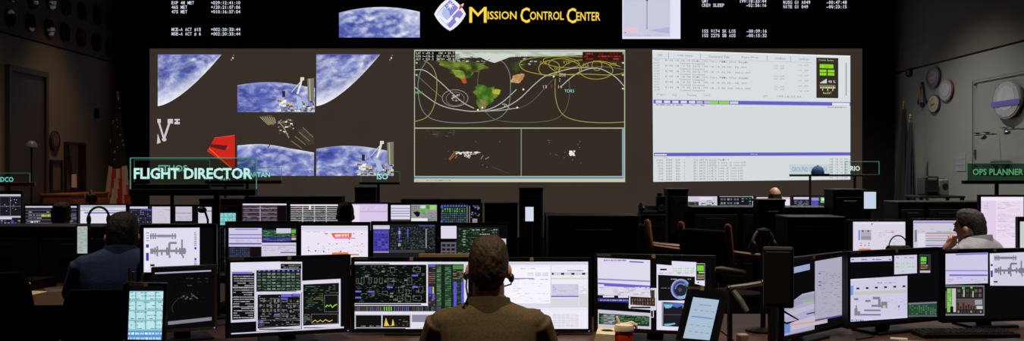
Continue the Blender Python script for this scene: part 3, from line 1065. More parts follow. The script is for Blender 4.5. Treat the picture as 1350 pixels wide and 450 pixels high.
# ------------------------------------------------------------------ monitors
DESK = 0.765
def monitor(label, rect, d, yaw, draw, zdesk=DESK, group=None, b=0.016, sticker=True, bez='bezel', roll=0.0, pitch=0.0, name='monitor', stand=True, cat='monitor', led=True, bg=(10, 9, 12), strip=False):
    yaw = R(yaw)
    a0, a1 = (rect[0]-675)/F, (rect[2]-675)/F
    w = (a1-a0)*d/(math.cos(yaw)-(a0+a1)/2*math.sin(yaw))
    bb = w/2*math.sin(yaw)
    xc = ((a0+a1)*d+(a1-a0)*bb)/2
    h = (rect[3]-rect[1])*d/F
    zc = Z((rect[1]+rect[3])/2, d)
    zdesk = min(zdesk, zc-h/2-0.012)
    t = thing(name, label, cat, (xc, d, zdesk), yaw, group)
    zl = zc-zdesk
    tilt = Matrix.Rotation(R(roll), 3, 'Y') @ Matrix.Rotation(R(pitch), 3, 'X')
    cen = Vector((0, 0, zl))
    hs = MB()
    hs.rbox(cen+tilt @ Vector((0, 0.016, 0)), (w, 0.030, h), 0.006, 2, tilt)
    hs.rbox(cen+tilt @ Vector((0, 0.042, 0)), (w*0.6, 0.030, h*0.6), 0.012, 2, tilt)
    hs.build('housing', M['black'], t)
    fb = MB()
    for cx, cz, sx, sz in ((0, h/2-b/2, w, b), (0, -h/2+b/2, w, b), (-w/2+b/2, 0, b, h-2*b), (w/2-b/2, 0, b, h-2*b)):
        fb.box(cen+tilt @ Vector((cx, -0.002, cz)), (sx, 0.012, sz), tilt)
    fb.build('bezel', M[bez], t)
    rot = Matrix.Rotation(yaw, 3, 'Z') @ tilt
    lp = cen+tilt @ Vector((0, -0.0005, 0))
    p = Vector((xc, d, zdesk))+Matrix.Rotation(yaw, 3, 'Z') @ lp
    c = Canvas(p, yaw, w/2-b, h/2-b, 0.00003, rot)
    c.rnd = random.Random(int(rect[0]*7+rect[1]))
    c.poly([(rect[0]-300, rect[1]-300), (rect[2]+300, rect[1]-300), (rect[2]+300, rect[3]+300), (rect[0]-300, rect[3]+300)], bg, big=False)
    if draw:
        draw(c)
    sc = c.build('screen', t)
    sc.location = lp
    sc.rotation_euler = tilt.to_euler()
    if stand:
        st = MB()
        st.rbox((0, 0.075, (zl+0.01)/2), (0.07, 0.03, zl), 0.008)
        st.build('stand_neck', M['black'], t)
        MB().rbox((0, 0.065, 0.006), (0.24, 0.17, 0.012), 0.005).build('stand_base', M['black'], t)
    if led:
        MB().box((w/2-0.012, -0.009, zl-h/2+0.007), (0.004, 0.003, 0.004)).build('power_light', M['led_blue'], t)
    if sticker:
        MB().box((0.0, -0.0085, zl+h/2-0.006), (0.016, 0.001, 0.016)).build('label_sticker', M['tan'], t)
        MB().box((-w/2+0.045, -0.0085, zl+h/2-0.006), (0.06, 0.001, 0.009)).build('name_badge', M['grey'], t)
    if strip:
        MB().box((w*0.28, 0.012, zl+h/2+0.008), (w*0.44, 0.02, 0.014)).build('top_strip', M['tan'], t)
    return t

WH, LV, PU = (226, 222, 240), (206, 200, 226), (104, 92, 190)
DK, GRY, GRN = (16, 16, 18), (130, 130, 136), (70, 130, 80)

def draw_B(c):
    c.view(290, 330, 3.75)
    c.poly([(52, 62), (298, 57), (298, 98), (52, 108)], WH)
    c.poly([(52, 104), (178, 100), (178, 353), (54, 359)], (210, 206, 224))
    c.poly([(60, 116), (170, 113), (170, 340), (60, 346)], DK)
    c.rect(60, 108, 160, 118, (120, 116, 210))
    c.words(64, 124, 168, 340, 19, (150, 152, 156), 0.75, 0.4, 0.1, 0.4)
    for y_ in (182, 232, 280):
        c.rect(60, y_, 170, y_+2.5, (170, 168, 180))
    c.poly([(175, 95), (298, 92), (298, 58), (406, 58), (406, 208), (175, 214)], (216, 212, 230))
    c.rect(300, 68, 402, 93, DK)
    c.words(302, 72, 400, 90, 2, GRY, 0.8, 0.5, 0.08, 0.2)
    c.poly([(180, 100), (400, 94), (400, 200), (180, 206)], (24, 30, 28))
    c.cells(182, 97, 398, 107, 9, 1, [(120, 116, 220)], 0.45, 0.7)
    c.cells(182, 110, 398, 200, 9, 6, [(62, 92, 70), (86, 110, 88), (44, 66, 52), (120, 136, 126)], 0.7, 0.55)
    c.words(184, 112, 396, 200, 12, (100, 112, 104), 0.5, 0.25, 0.03, 0.08)
    c.rect(185, 202, 378, 205, DK)
    c.poly([(178, 214), (402, 208), (402, 388), (180, 402)], (216, 212, 230))
    c.poly([(186, 221), (397, 216), (397, 374), (186, 388)], (18, 18, 20))
    c.rect(303, 217, 354, 230, (110, 104, 214))
    c.rect(358, 215, 394, 227, (110, 104, 214))
    c.rect(303, 236, 335, 246, (92, 90, 190))
    c.rect(190, 352, 214, 362, (92, 90, 190))
    c.rect(268, 316, 294, 324, (92, 90, 190))
    c.cells(190, 240, 298, 310, 6, 3, [(96, 98, 96), (66, 70, 68), (124, 124, 120), (40, 44, 42)], 0.55, 0.6)
    c.cells(305, 240, 394, 340, 5, 4, [(80, 84, 82), (110, 112, 108), (48, 50, 50)], 0.55, 0.5, 0.85)
    c.words(190, 224, 296, 376, 14, (150, 150, 150), 0.45, 0.25, 0.04, 0.14)
    c.words(303, 250, 394, 372, 12, (150, 150, 150), 0.45, 0.25, 0.05, 0.18)
    c.frame(300, 230, 396, 340, 1.5, (120, 120, 126))
    c.frame(188, 345, 396, 380, 1.5, (120, 120, 126))
    c.rect(192, 389, 368, 394, (40, 40, 46))
    c.poly([(405, 152), (596, 142), (596, 384), (405, 396)], (220, 216, 232))
    c.poly([(411, 170), (588, 162), (588, 364), (411, 374)], (18, 20, 18))
    c.words(414, 176, 510, 300, 14, (70, 110, 74), 0.5, 0.3, 0.06, 0.2)
    c.words(460, 230, 510, 255, 3, (120, 116, 70), 0.6, 0.4, 0.1, 0.4)
    c.words(520, 170, 586, 215, 5, (84, 108, 84), 0.5, 0.35, 0.1, 0.3)
    c.frame(516, 222, 584, 306, 1.5, (130, 130, 130))
    c.line([(522, 282), (530, 272), (538, 278), (546, 270), (556, 284), (566, 274), (578, 268)], 5, (150, 220, 60))
    c.frame(452, 316, 584, 364, 1.5, (130, 130, 130))
    c.line([(456, 358), (470, 346), (482, 356), (496, 346), (508, 355), (522, 344), (540, 354), (556, 346)], 3.5, (220, 196, 90))
    c.words(414, 316, 448, 365, 6, GRY, 0.6, 0.3, 0.2, 0.6)
    c.rect(414, 382, 560, 386, (60, 60, 66))
    c.poly([(55, 411), (612, 378), (612, 386), (55, 420)], (206, 204, 222))

def draw_C(c):
    c.view(460, 330, 3.75)
    c.rect(22, 58, 390, 276, WH)
    c.rect(28, 72, 383, 263, (12, 15, 14))
    c.rect(30, 66, 200, 71, (110, 120, 110))
    c.speck(34, 76, 378, 258, 120, [(60, 72, 62), (40, 50, 44), (90, 98, 88), (120, 128, 116), (30, 60, 38)], (4, 16), 2.0)
    c.words(34, 76, 378, 258, 24, (96, 108, 96), 0.28, 0.22, 0.01, 0.05)
    for x_, y_, w_, h_ in ((36, 140, 12, 26), (60, 135, 16, 30), (98, 135, 14, 30), (126, 138, 14, 26), (150, 138, 16, 28), (192, 140, 30, 34), (288, 138, 24, 34), (246, 182, 22, 30), (164, 203, 26, 18), (282, 195, 18, 22), (345, 180, 22, 32), (240, 228, 26, 24), (280, 228, 26, 28), (318, 226, 40, 24), (318, 84, 36, 24), (204, 88, 24, 22)):
        c.frame(x_, y_, x_+w_, y_+h_, 1.3, (120, 128, 120))
    for x_, y_, w_ in ((32, 201, 29), (97, 202, 29), (189, 180, 28), (314, 122, 27), (314, 178, 27), (32, 231, 29)):
        c.rect(x_, y_, x_+w_, y_+8, (110, 104, 226))
    c.rect(30, 266, 358, 272, (30, 30, 34))
    c.rect(388, 58, 620, 290, (216, 214, 226))
    c.rect(391, 70, 568, 300, (22, 30, 24))
    for k, (x_, w_, cl) in enumerate(((394, 34, (40, 40, 44)), (433, 24, (50, 84, 52)), (462, 10, (22, 40, 26)), (474, 32, (40, 66, 46)), (512, 56, (36, 48, 40)))):
        c.rect(x_, 74, x_+w_, 298, cl, up=(k == 0))
    c.words(394, 76, 428, 176, 10, (130, 92, 70), 0.7, 0.4, 0.2, 0.6)
    c.words(434, 76, 456, 296, 26, (110, 150, 104), 0.5, 0.35, 0.3, 0.8)
    c.words(475, 76, 505, 296, 26, (90, 140, 96), 0.6, 0.35, 0.2, 0.7)
    c.words(513, 96, 566, 152, 7, (150, 120, 96), 0.6, 0.4, 0.15, 0.4)
    c.rect(514, 74, 566, 94, (76, 140, 66))
    c.words(514, 160, 566, 296, 16, (70, 110, 80), 0.4, 0.35, 0.2, 0.5)
    for a in ((395, 180, 409, 216), (412, 206, 422, 250), (518, 156, 532, 296), (556, 156, 569, 296), (395, 72, 428, 80)):
        c.rect(*a, (92, 84, 214))
    c.rect(413, 182, 420, 214, (190, 206, 60))
    c.cells(395, 220, 428, 276, 3, 5, [(110, 104, 226), (60, 50, 60), (150, 80, 70)], 0.6, 0.6, 0.7)
    c.rect(22, 278, 458, 303, (26, 32, 30))
    c.cells(26, 280, 455, 301, 44, 1, [(50, 90, 56), (84, 66, 60), (60, 64, 66), (96, 100, 104), (90, 84, 170), (30, 36, 34)], 0.6, 1.0)
    c.cells(170, 279, 215, 300, 4, 1, [(120, 220, 70)], 0.4, 0.9)
    c.rect(22, 303, 620, 408, WH)
    c.rect(34, 322, 161, 382, (18, 18, 18))
    c.rect(166, 322, 302, 382, (22, 20, 16))
    c.frame(30, 318, 306, 384, 2, (150, 146, 160))
    c.poly([(174, 376), (180, 346), (184, 334), (188, 350), (193, 362), (200, 374), (212, 372), (216, 342), (221, 350), (225, 374)], (226, 206, 60))
    c.words(38, 372, 158, 380, 1, (140, 140, 140), 0.7)
    c.words(228, 340, 298, 376, 4, (120, 112, 80), 0.4, 0.3)
    c.rect(34, 386, 280, 393, (40, 40, 46))
    c.rect(312, 320, 470, 356, (140, 138, 156))
    c.words(322, 382, 380, 388, 1, (150, 220, 120), 0.9, 0.7)
    c.rect(22, 402, 620, 408, (196, 192, 224))

def draw_D(c):
    c.view(660, 330, 3.75)
    c.rect(-130, 58, 434, 412, (238, 234, 248))
    c.rect(-130, 62, 434, 72, (206, 208, 232))
    c.rect(-100, 84, 244, 264, (246, 243, 252))
    c.words(100, 88, 170, 96, 1, (206, 206, 200), 0.9, 0.6)
    c.cells(130, 110, 240, 130, 3, 2, [(226, 224, 222), (214, 212, 220)], 0.8, 0.7)
    c.rect(56, 138, 164, 143, (150, 136, 206))
    c.words(60, 140, 240, 150, 1, (200, 196, 216), 0.6)
    c.words(60, 160, 240, 258, 8, (232, 228, 240), 0.5, 0.3)
    c.rect(-130, 264, 250, 286, (222, 218, 232))
    c.rect(248, 76, 251, 285, (206, 204, 220))
    c.words(322, 98, 408, 106, 1, (150, 152, 160), 0.95, 0.8, 0.03, 0.08)
    c.rect(252, 110, 430, 124, (206, 210, 222))
    for x_ in (253, 299, 350, 403):
        c.rect(x_, 113, x_+(9 if x_ == 253 else 15), 122, (26, 24, 30))
    c.rect(252, 137, 430, 145, (216, 218, 190))
    c.words(330, 128, 428, 134, 1, (190, 196, 206), 0.7)
    c.rect(252, 168, 386, 226, (206, 206, 226))
    c.words(254, 172, 384, 224, 6, (190, 190, 216), 0.5, 0.3)
    c.disc(262, 178, 2, 2, (60, 40, 110), 8)
    c.disc(272, 194, 2, 2, (60, 40, 110), 8)
    c.rect(250, 226, 386, 233, (130, 112, 190))
    c.rect(252, 238, 386, 284, (216, 214, 222))
    c.rect(388, 216, 430, 284, (214, 214, 216))
    c.words(390, 170, 428, 214, 5, (222, 218, 234), 0.8, 0.5, 0.3, 0.6)
    c.rect(180, 292, 198, 299, (84, 80, 176))
    c.rect(252, 288, 430, 296, (230, 232, 232))
    c.cells(256, 316, 386, 382, 6, 10, [(214, 210, 222), (224, 216, 222), (206, 206, 216)], 0.85, 0.6)
    c.rect(250, 393, 428, 400, (120, 112, 200))
    c.words(345, 400, 428, 406, 1, (80, 74, 150), 0.8)
    c.rect(-130, 404, 434, 412, (224, 222, 246))

def draw_E(c):
    c.view(775, 330, 3.75)
    c.poly([(47, 38), (308, 50), (308, 230), (50, 224)], (222, 218, 236))
    c.poly([(205, 54), (275, 58), (275, 64), (205, 60)], PU)
    c.words(60, 44, 196, 58, 1, (150, 146, 190), 0.7, 0.5)
    c.poly([(50, 140), (306, 151), (306, 158), (50, 147)], (150, 140, 206))
    c.poly([(50, 160), (308, 176), (308, 190), (80, 178), (80, 170), (50, 168)], (110, 98, 206))
    c.words(56, 182, 304, 222, 5, (206, 200, 214), 0.8, 0.7, 0.06, 0.12)
    c.poly([(50, 222), (202, 226), (202, 262), (50, 256)], (20, 20, 24))
    c.rect(75, 225, 130, 234, WH)
    c.rect(150, 226, 200, 236, WH)
    c.poly([(50, 238), (202, 244), (202, 259), (50, 253)], (60, 62, 150))
    c.words(54, 244, 198, 252, 1, (180, 180, 220), 0.8, 0.5)
    c.poly([(204, 222), (310, 228), (310, 188), (340, 188), (338, 298), (202, 288)], (216, 212, 222))
    c.poly([(310, 198), (330, 198), (330, 240), (312, 238)], (60, 54, 60))
    c.poly([(210, 230), (332, 236), (332, 278), (210, 270)], (40, 32, 28))
    c.cells(214, 238, 328, 272, 9, 2, [(140, 104, 80), (110, 84, 66), (84, 66, 54)], 0.55, 0.75)
    c.rect(212, 280, 310, 288, (30, 30, 34))
    c.poly([(50, 294), (312, 312), (312, 392), (50, 378)], (200, 198, 214))
    c.poly([(54, 312), (304, 328), (304, 378), (54, 366)], (30, 52, 36))
    c.words(58, 322, 300, 366, 6, (84, 130, 90), 0.8, 0.5, 0.04, 0.12)
    c.rect(76, 316, 134, 366, (96, 104, 104))
    c.words(78, 320, 132, 364, 6, (170, 176, 176), 0.8, 0.5, 0.2, 0.5)
    c.rect(310, 296, 326, 334, (210, 208, 222))
    c.rect(312, 300, 322, 330, DK)
    c.poly([(340, 70), (415, 76), (415, 54), (536, 60), (536, 66), (578, 66), (578, 180), (530, 180), (530, 250), (460, 380), (458, 408), (340, 398)], WH)
    c.rect(357, 92, 390, 100, DK)
    c.words(350, 108, 520, 120, 1, (190, 188, 200), 0.8, 0.4)
    for x_ in (420, 444, 478, 506):
        c.cells(x_, 86, x_+22, 112, 2, 3, [(120, 214, 90), (150, 226, 120)], 0.6, 0.5)
    c.rect(536, 68, 577, 150, (40, 36, 34))
    c.rect(540, 76, 573, 103, (120, 210, 50))
    c.rect(548, 108, 575, 114, (180, 220, 120))
    c.words(540, 120, 574, 144, 3, (170, 160, 110), 0.8, 0.5, 0.3, 0.6)
    c.disc(546, 160, 4, 4, (60, 54, 60), 10)
    c.poly([(347, 122), (530, 132), (526, 250), (348, 250)], (18, 18, 20))
    c.disc(459, 193, 49, 51, (150, 158, 206))
    c.disc(459, 193, 40, 42, (70, 84, 140))
    c.disc(459, 194, 33, 34, (34, 38, 56))
    c.ring(459, 193, 37, 39, 8, (120, 190, 214), 20, 40, 110)
    c.ring(459, 193, 34, 36, 8, (60, 150, 140), 20, 300, 400)
    c.ring(459, 193, 26, 27, 6, (120, 130, 190), 20, 180, 320)
    c.disc(456, 196, 10, 10, (70, 74, 90), 10)
    c.words(410, 140, 440, 148, 1, (180, 180, 190), 0.8)
    c.words(490, 140, 510, 148, 1, (180, 180, 190), 0.8)
    c.words(360, 185, 404, 191, 1, (120, 120, 130), 0.8)
    c.rect(365, 256, 374, 376, (150, 148, 160))
    c.poly([(374, 256), (470, 262), (466, 380), (372, 376)], (30, 28, 36))
    c.poly([(374, 262), (488, 262), (470, 275), (440, 285), (420, 278), (400, 290), (376, 282)], (84, 110, 196))
    c.poly([(376, 268), (420, 270), (412, 284), (384, 288)], (120, 200, 200))
    c.rect(376, 318, 466, 321, (84, 84, 90))
    c.poly([(376, 366), (430, 360), (434, 366), (400, 374), (380, 374)], (110, 190, 196))
    c.poly([(46, 384), (454, 404), (454, 416), (46, 396)], (210, 208, 228))

def draw_F(c):
    c.view(1020, 320, 3.4615)
    c.poly([(60, 120), (165, 97), (165, 124), (60, 148)], (150, 166, 206))
    c.poly([(30, 310), (130, 235), (186, 222), (186, 396), (30, 430)], (176, 170, 200))
    c.poly([(36, 300), (130, 240), (186, 232), (186, 255), (36, 320)], (156, 156, 184))
    c.poly([(130, 262), (186, 256), (186, 268), (130, 276)], (150, 180, 140))
    c.poly([(50, 320), (186, 280), (186, 300), (50, 345)], (190, 184, 206))
    c.poly([(40, 368), (75, 362), (75, 412), (40, 420)], (104, 140, 206))
    c.poly([(80, 366), (190, 332), (245, 342), (245, 366), (80, 400)], (196, 186, 206))
    c.poly([(80, 372), (245, 350), (245, 356), (80, 382)], (206, 170, 140))
    c.poly([(188, 86), (316, 64), (313, 330), (188, 352)], (174, 170, 190))
    c.words(205, 130, 306, 200, 9, (150, 146, 168), 0.6, 0.35)
    c.words(205, 205, 300, 320, 12, (156, 152, 174), 0.4, 0.35)
    for y_ in (140, 178, 194):
        c.rect(204, y_, 216, y_+4, (60, 56, 80))
    c.poly([(150, 324), (186, 316), (186, 322), (150, 330)], (70, 66, 140))
    c.poly([(188, 352), (330, 326), (330, 332), (188, 360)], (84, 80, 150))

def iss_diag(c, x0, y0, s, col=(136, 134, 148)):
    def r(a, b, e, f):
        c.rect(x0+a*s, y0+b*s, x0+e*s, y0+f*s, col, up=False, big=False)
    c.up()
    r(0, 6, 95, 12)
    for k in (2, 10, 18, 78, 88):
        r(k, 0, k+5, 20)
    for k in range(8):
        r(28+k*6, 4, 32+k*6, 15)
    r(4, 58, 130, 67)
    for a, b, e, f in ((2, 54, 14, 73), (16, 50, 22, 75), (24, 46, 30, 82), (40, 62, 46, 78), (58, 50, 72, 78), (70, 30, 96, 38), (66, 34, 74, 60), (92, 50, 98, 74), (112, 22, 118, 80), (104, 52, 128, 74), (68, 76, 74, 88), (116, 78, 122, 88)):
        r(a, b, e, f)

def draw_A1(c):
    c.view(180, 280, 2.647)
    c.rect(20, 50, 220, 210, (222, 220, 238))
    c.rect(30, 62, 46, 200, (236, 234, 246))
    for y_, h_ in ((112, 12), (142, 28)):
        c.rect(33, y_, 43, y_+h_, (70, 66, 170))
    c.words(33, 68, 43, 104, 4, (150, 150, 190), 0.9, 0.5, 0.5, 0.9)
    iss_diag(c, 46, 74, 0.98)
    for y_ in (122, 160):
        c.rect(202, y_, 209, y_+8, (70, 66, 170))
    c.words(201, 68, 210, 118, 8, (140, 140, 160), 0.9, 0.5, 0.5, 0.9)
    c.words(201, 170, 210, 186, 3, (140, 140, 160), 0.9, 0.5, 0.5, 0.9)
    c.rect(48, 182, 63, 189, (40, 40, 46))

def draw_A2(c):
    c.view(180, 280, 2.647)
    c.poly([(45, 212), (260, 202), (260, 207), (45, 217)], (170, 166, 184))
    c.poly([(110, 382), (262, 366), (262, 378), (110, 394)], (130, 126, 138))
    c.curve([(128, 350), (124, 330), (136, 312), (150, 300)], 1.4, (60, 58, 62))
    c.speck(140, 285, 216, 305, 26, [(84, 80, 84), (50, 48, 52), (120, 112, 112)], (2, 7), 2)
    c.line([(190, 284), (212, 302)], 2.0, (96, 92, 96))
    c.words(130, 225, 250, 262, 3, (34, 34, 40), 0.4, 0.3)
    c.speck(70, 240, 240, 370, 24, [(40, 36, 40)], (1, 4), 2)

def draw_G(c):
    c.view(1110, 320, 3.4625)
    c.poly([(32, 70), (228, 62), (228, 84), (32, 90)], (206, 200, 230))
    c.words(36, 74, 224, 82, 1, (120, 116, 190), 0.7, 0.6)
    c.poly([(239, 60), (342, 56), (342, 140), (239, 146)], (206, 204, 226))
    for x_ in (246, 268, 294, 318):
        c.cells(x_, 88, x_+18, 118, 2, 2, [(130, 214, 120), (160, 220, 150)], 0.6, 0.5)
    c.words(244, 64, 330, 74, 1, (150, 146, 170), 0.7)
    c.rect(272, 128, 284, 133, (140, 206, 130))
    c.rect(352, 54, 405, 139, (56, 52, 56))
    c.rect(355, 62, 394, 128, (30, 26, 26))
    c.rect(359, 66, 385, 87, (90, 210, 60))
    c.rect(359, 92, 384, 96, (190, 214, 160))
    c.words(358, 100, 392, 122, 3, (150, 136, 90), 0.8, 0.5, 0.3, 0.6)
    c.rect(356, 128, 402, 138, (190, 186, 196))
    c.poly([(34, 168), (298, 152), (298, 340), (34, 360)], (206, 202, 228))
    c.poly([(36, 170), (120, 164), (120, 168), (36, 175)], WH)
    c.poly([(36, 198), (52, 197), (52, 240), (36, 242)], (110, 160, 226))
    c.words(160, 180, 280, 188, 1, (170, 166, 186), 0.7, 0.6)
    for k in range(6):
        c.rect(66+k*42, 206-k*2, 79+k*42, 214-k*2, (30, 28, 34))
    c.poly([(55, 226), (296, 214), (296, 230), (55, 240)], (196, 196, 190))
    for a in ((54, 254, 74, 264), (140, 248, 172, 260), (106, 262, 130, 272), (164, 256, 176, 296), (134, 284, 206, 294), (178, 270, 206, 300), (100, 306, 176, 314), (56, 326, 176, 334), (56, 300, 70, 326), (62, 314, 82, 330)):
        c.rect(*a, (134, 130, 146))
    c.rect(186, 288, 198, 300, (214, 206, 110))
    c.rect(256, 286, 262, 298, (130, 84, 140))
    c.rect(62, 286, 67, 300, (170, 84, 90))
    c.words(210, 250, 294, 320, 8, (190, 184, 210), 0.5, 0.3)
    c.poly([(34, 350), (298, 334), (298, 344), (34, 362)], (206, 206, 236))
    c.cells(40, 351, 100, 359, 6, 1, [(40, 40, 60), (96, 140, 206)], 0.5, 0.8)
    c.poly([(302, 276), (432, 270), (432, 334), (302, 342)], (44, 70, 56))
    c.poly([(302, 276), (432, 270), (432, 277), (302, 284)], (110, 126, 130))
    c.cells(305, 286, 430, 330, 12, 5, [(60, 110, 76), (76, 130, 92), (40, 66, 52)], 0.7, 0.6)
    c.rect(302, 333, 432, 338, (96, 106, 108))

def draw_H(c):
    c.view(1110, 320, 3.4625)
    c.poly([(467, 52), (666, 46), (666, 186), (467, 192)], (206, 200, 228))
    c.poly([(520, 52), (664, 47), (664, 54), (520, 58)], (120, 110, 206))
    c.rect(470, 126, 664, 131, (140, 130, 206))
    c.rect(490, 146, 664, 153, (110, 98, 206))
    c.words(474, 156, 660, 184, 3, (190, 184, 214), 0.6, 0.4)
    c.rect(466, 196, 650, 334, (120, 118, 124))
    c.rect(469, 202, 646, 326, (34, 30, 32))
    c.rect(480, 210, 500, 318, (130, 206, 90))
    c.words(482, 214, 498, 316, 12, (84, 150, 60), 0.7, 0.5, 0.4, 0.8)
    c.rect(502, 210, 520, 318, (196, 194, 196))
    c.rect(470, 222, 479, 300, (96, 96, 100))
    c.rect(494, 292, 508, 320, DK)
    c.cells(524, 210, 640, 252, 6, 2, [(70, 64, 66), (40, 60, 44), (96, 84, 80)], 0.7, 0.7)
    c.rect(548, 204, 560, 212, (80, 206, 60))
    c.rect(586, 202, 596, 210, (80, 206, 60))
    c.rect(555, 216, 559, 248, (206, 214, 200))
    c.rect(596, 222, 600, 250, (206, 214, 200))
    c.rect(524, 256, 642, 305, (92, 80, 78))
    for k in range(7):
        c.rect(526+k*12, 304-c.rnd.uniform(12, 38), 534+k*12, 304, (60, 34, 32))
    c.rect(606, 262, 640, 284, (150, 156, 170))
    c.rect(614, 290, 642, 304, (196, 196, 196))
    c.cells(524, 310, 640, 322, 8, 1, [(140, 130, 120), (60, 60, 60)], 0.6, 0.8)
    c.poly([(674, 50), (990, 40), (990, 196), (676, 197)], (210, 206, 226))
    c.poly([(676, 56), (690, 55), (690, 192), (676, 193)], (226, 222, 240))
    for y_, h_ in ((98, 10), (128, 30)):
        c.rect(678, y_, 688, y_+h_, (70, 66, 170))
    iss_diag(c, 694, 60, 1.08, (124, 120, 136))
    c.rect(692, 176, 710, 183, (60, 56, 66))

# row nearest the suited man
G1 = 'monitors on the flight director console'
monitor('black monitor with white-framed green and black data windows beside blank space', (297, 338, 462, 442), 4.2, 19, draw_B)
monitor('monitor with a dark schematic window and yellow spike plot, before the suited man', (463, 339.5, 622, 438.5), 4.4, 0, draw_C, strip=True)
monitor('monitor filled with bright white spreadsheets before the suited man', (622, 340, 780, 438.5), 4.4, 0, draw_D)
monitor('monitor with a round blue dial and lavender log window', (783, 336, 943, 440), 4.2, -13, draw_E)
monitor('sharply turned monitor showing a grey document beside a black window', (1020, 337, 1117, 440), 4.25, 44, draw_F)
monitor('monitor with a lavender timeline window and small green status windows', (1116, 329, 1241, 428), 4.45, 26, draw_G)
monitor('monitor with a grey station diagram beside stacked lavender and coloured windows', (1241, 328, 1378, 424), 4.6, 10, draw_H)
monitor('upper monitor showing a grey station diagram on white with black surround', (185, 296, 286, 364), 4.65, 8, draw_A1, led=False)
monitor('silver-edged mostly black monitor below the station diagram monitor', (200, 351, 286, 437), 4.25, 26, draw_A2, sticker=False, bez='silver', b=0.012)

# middle row
def draw_R2a(c):
    c.view(290, 255, 5)
    c.rect(58, 230, 276, 352, (206, 198, 228))
    c.rect(100, 236, 250, 241, PU)
    for y_ in (270, 292):
        c.rect(60, y_, 274, y_+7, (130, 120, 196))
    c.rect(60, 328, 274, 338, (110, 100, 160))
    c.words(64, 305, 270, 325, 2, (176, 168, 206), 0.6)
    c.rect(58, 354, 270, 480, (34, 36, 50))
    c.cells(62, 358, 196, 470, 10, 9, [(56, 62, 92), (44, 50, 76), (66, 76, 100)], 0.75, 0.6)
    c.rect(200, 356, 268, 480, (20, 14, 18))
    c.rect(278, 240, 466, 292, (36, 60, 50))
    c.words(282, 246, 462, 290, 5, (80, 130, 96), 0.8, 0.5)
    c.rect(372, 232, 470, 264, (206, 200, 220))
    c.rect(468, 232, 503, 312, (60, 56, 54))
    c.rect(472, 240, 499, 263, (80, 200, 50))
    c.words(472, 268, 500, 290, 2, (150, 150, 90), 0.8, 0.5, 0.3, 0.7)
    c.rect(472, 294, 500, 308, (196, 192, 204))
    c.rect(282, 294, 466, 318, (50, 54, 130))
    c.words(284, 298, 464, 316, 2, (110, 116, 190), 0.7, 0.5)
    c.rect(274, 326, 502, 480, (210, 202, 224))
    c.rect(278, 340, 500, 346, (140, 134, 190))
    c.rect(400, 388, 500, 394, (80, 74, 120))
    c.words(282, 350, 496, 384, 3, (186, 178, 204), 0.6, 0.4)
def draw_R2b(c):
    c.view(290, 255, 5)
    c.rect(536, 215, 990, 480, (236, 228, 244))
    c.rect(540, 222, 985, 232, (196, 204, 220))
    c.rect(540, 236, 985, 246, (214, 214, 236))
    c.words(550, 250, 700, 260, 1, (190, 196, 226), 0.5)
    c.poly([(732, 263), (870, 263), (864, 292), (748, 292)], (226, 104, 40))
    c.poly([(754, 272), (850, 270), (850, 286), (760, 287)], (238, 220, 214))
    c.cells(790, 270, 850, 288, 3, 1, [(206, 90, 50)], 0.25, 0.8)
    c.rect(690, 264, 712, 271, (216, 110, 70))
    c.poly([(748, 290), (892, 293), (892, 300), (756, 302)], (236, 130, 214))
    for x_, y_ in ((882, 266), (936, 268), (852, 304), (852, 324), (648, 334), (720, 334), (770, 334), (936, 334)):
        c.disc(x_, y_, 4, 4, (190, 60, 60), 8)
    for x_, y_ in ((585, 378), (630, 380), (684, 384), (796, 384), (930, 384)):
        c.disc(x_, y_, 5, 6, (90, 96, 150), 8)
    c.speck(550, 340, 960, 400, 40, [(206, 200, 220), (220, 200, 190), (190, 206, 226)], (4, 14), 1.5)
    c.poly([(738, 392), (846, 390), (846, 400), (915, 401), (915, 409), (738, 409)], (222, 120, 60))
def draw_R2c(c):
    c.view(470, 255, 5)
    c.rect(104, 205, 524, 480, (26, 26, 32))
    c.rect(110, 212, 218, 237, (206, 204, 216))
    c.rect(112, 240, 214, 386, (72, 64, 168))
    c.cells(116, 250, 210, 380, 4, 8, [(90, 82, 196), (60, 52, 150), (50, 46, 120)], 0.75, 0.7)
    c.rect(112, 384, 214, 392, (160, 156, 186))
    c.words(222, 222, 518, 372, 16, (80, 92, 96), 0.45, 0.35, 0.01, 0.05)
    c.cells(224, 226, 516, 370, 14, 9, [(40, 56, 54), (54, 76, 60), (36, 40, 50)], 0.5, 0.6, 0.6)
    for a in ((278, 230, 288, 300), (334, 235, 342, 290), (280, 310, 298, 320)):
        c.rect(*a, (90, 84, 206))
    for a in ((456, 235, 462, 360), (276, 250, 290, 268), (275, 330, 290, 350)):
        c.rect(*a, (150, 160, 160))
    c.rect(410, 212, 516, 218, (84, 80, 170))
    c.rect(218, 374, 450, 392, (60, 60, 62))
def draw_R2d(c):
    c.view(470, 255, 5)
    c.rect(555, 216, 659, 299, (222, 214, 236))
    c.rect(555, 322, 657, 480, (92, 88, 100))
    c.cells(560, 330, 652, 412, 3, 3, [(30, 26, 30)], 0.75, 0.6)
    c.rect(660, 226, 940, 480, (26, 34, 28))
    c.words(666, 230, 934, 410, 16, (80, 112, 84), 0.35, 0.4, 0.02, 0.06)
    c.cells(700, 240, 720, 350, 1, 6, [(130, 160, 130)], 0.8, 0.4)
    c.words(760, 236, 930, 246, 1, (150, 170, 150), 0.8, 0.6)
    c.cells(810, 266, 880, 276, 6, 1, [(190, 206, 190)], 0.5, 0.6)
    c.rect(944, 300, 986, 352, (200, 198, 206))
monitor('monitor with lavender log windows and a small green status box', (297, 292, 394, 352), 7.4, 3, draw_R2a)
monitor('monitor with an orange and pink chart on white', (394.5, 293, 488, 352), 7.4, 0, draw_R2b)
monitor('monitor with a solid blue-purple window among dark tables', (489, 292, 577, 352), 7.4, 0, draw_R2c)
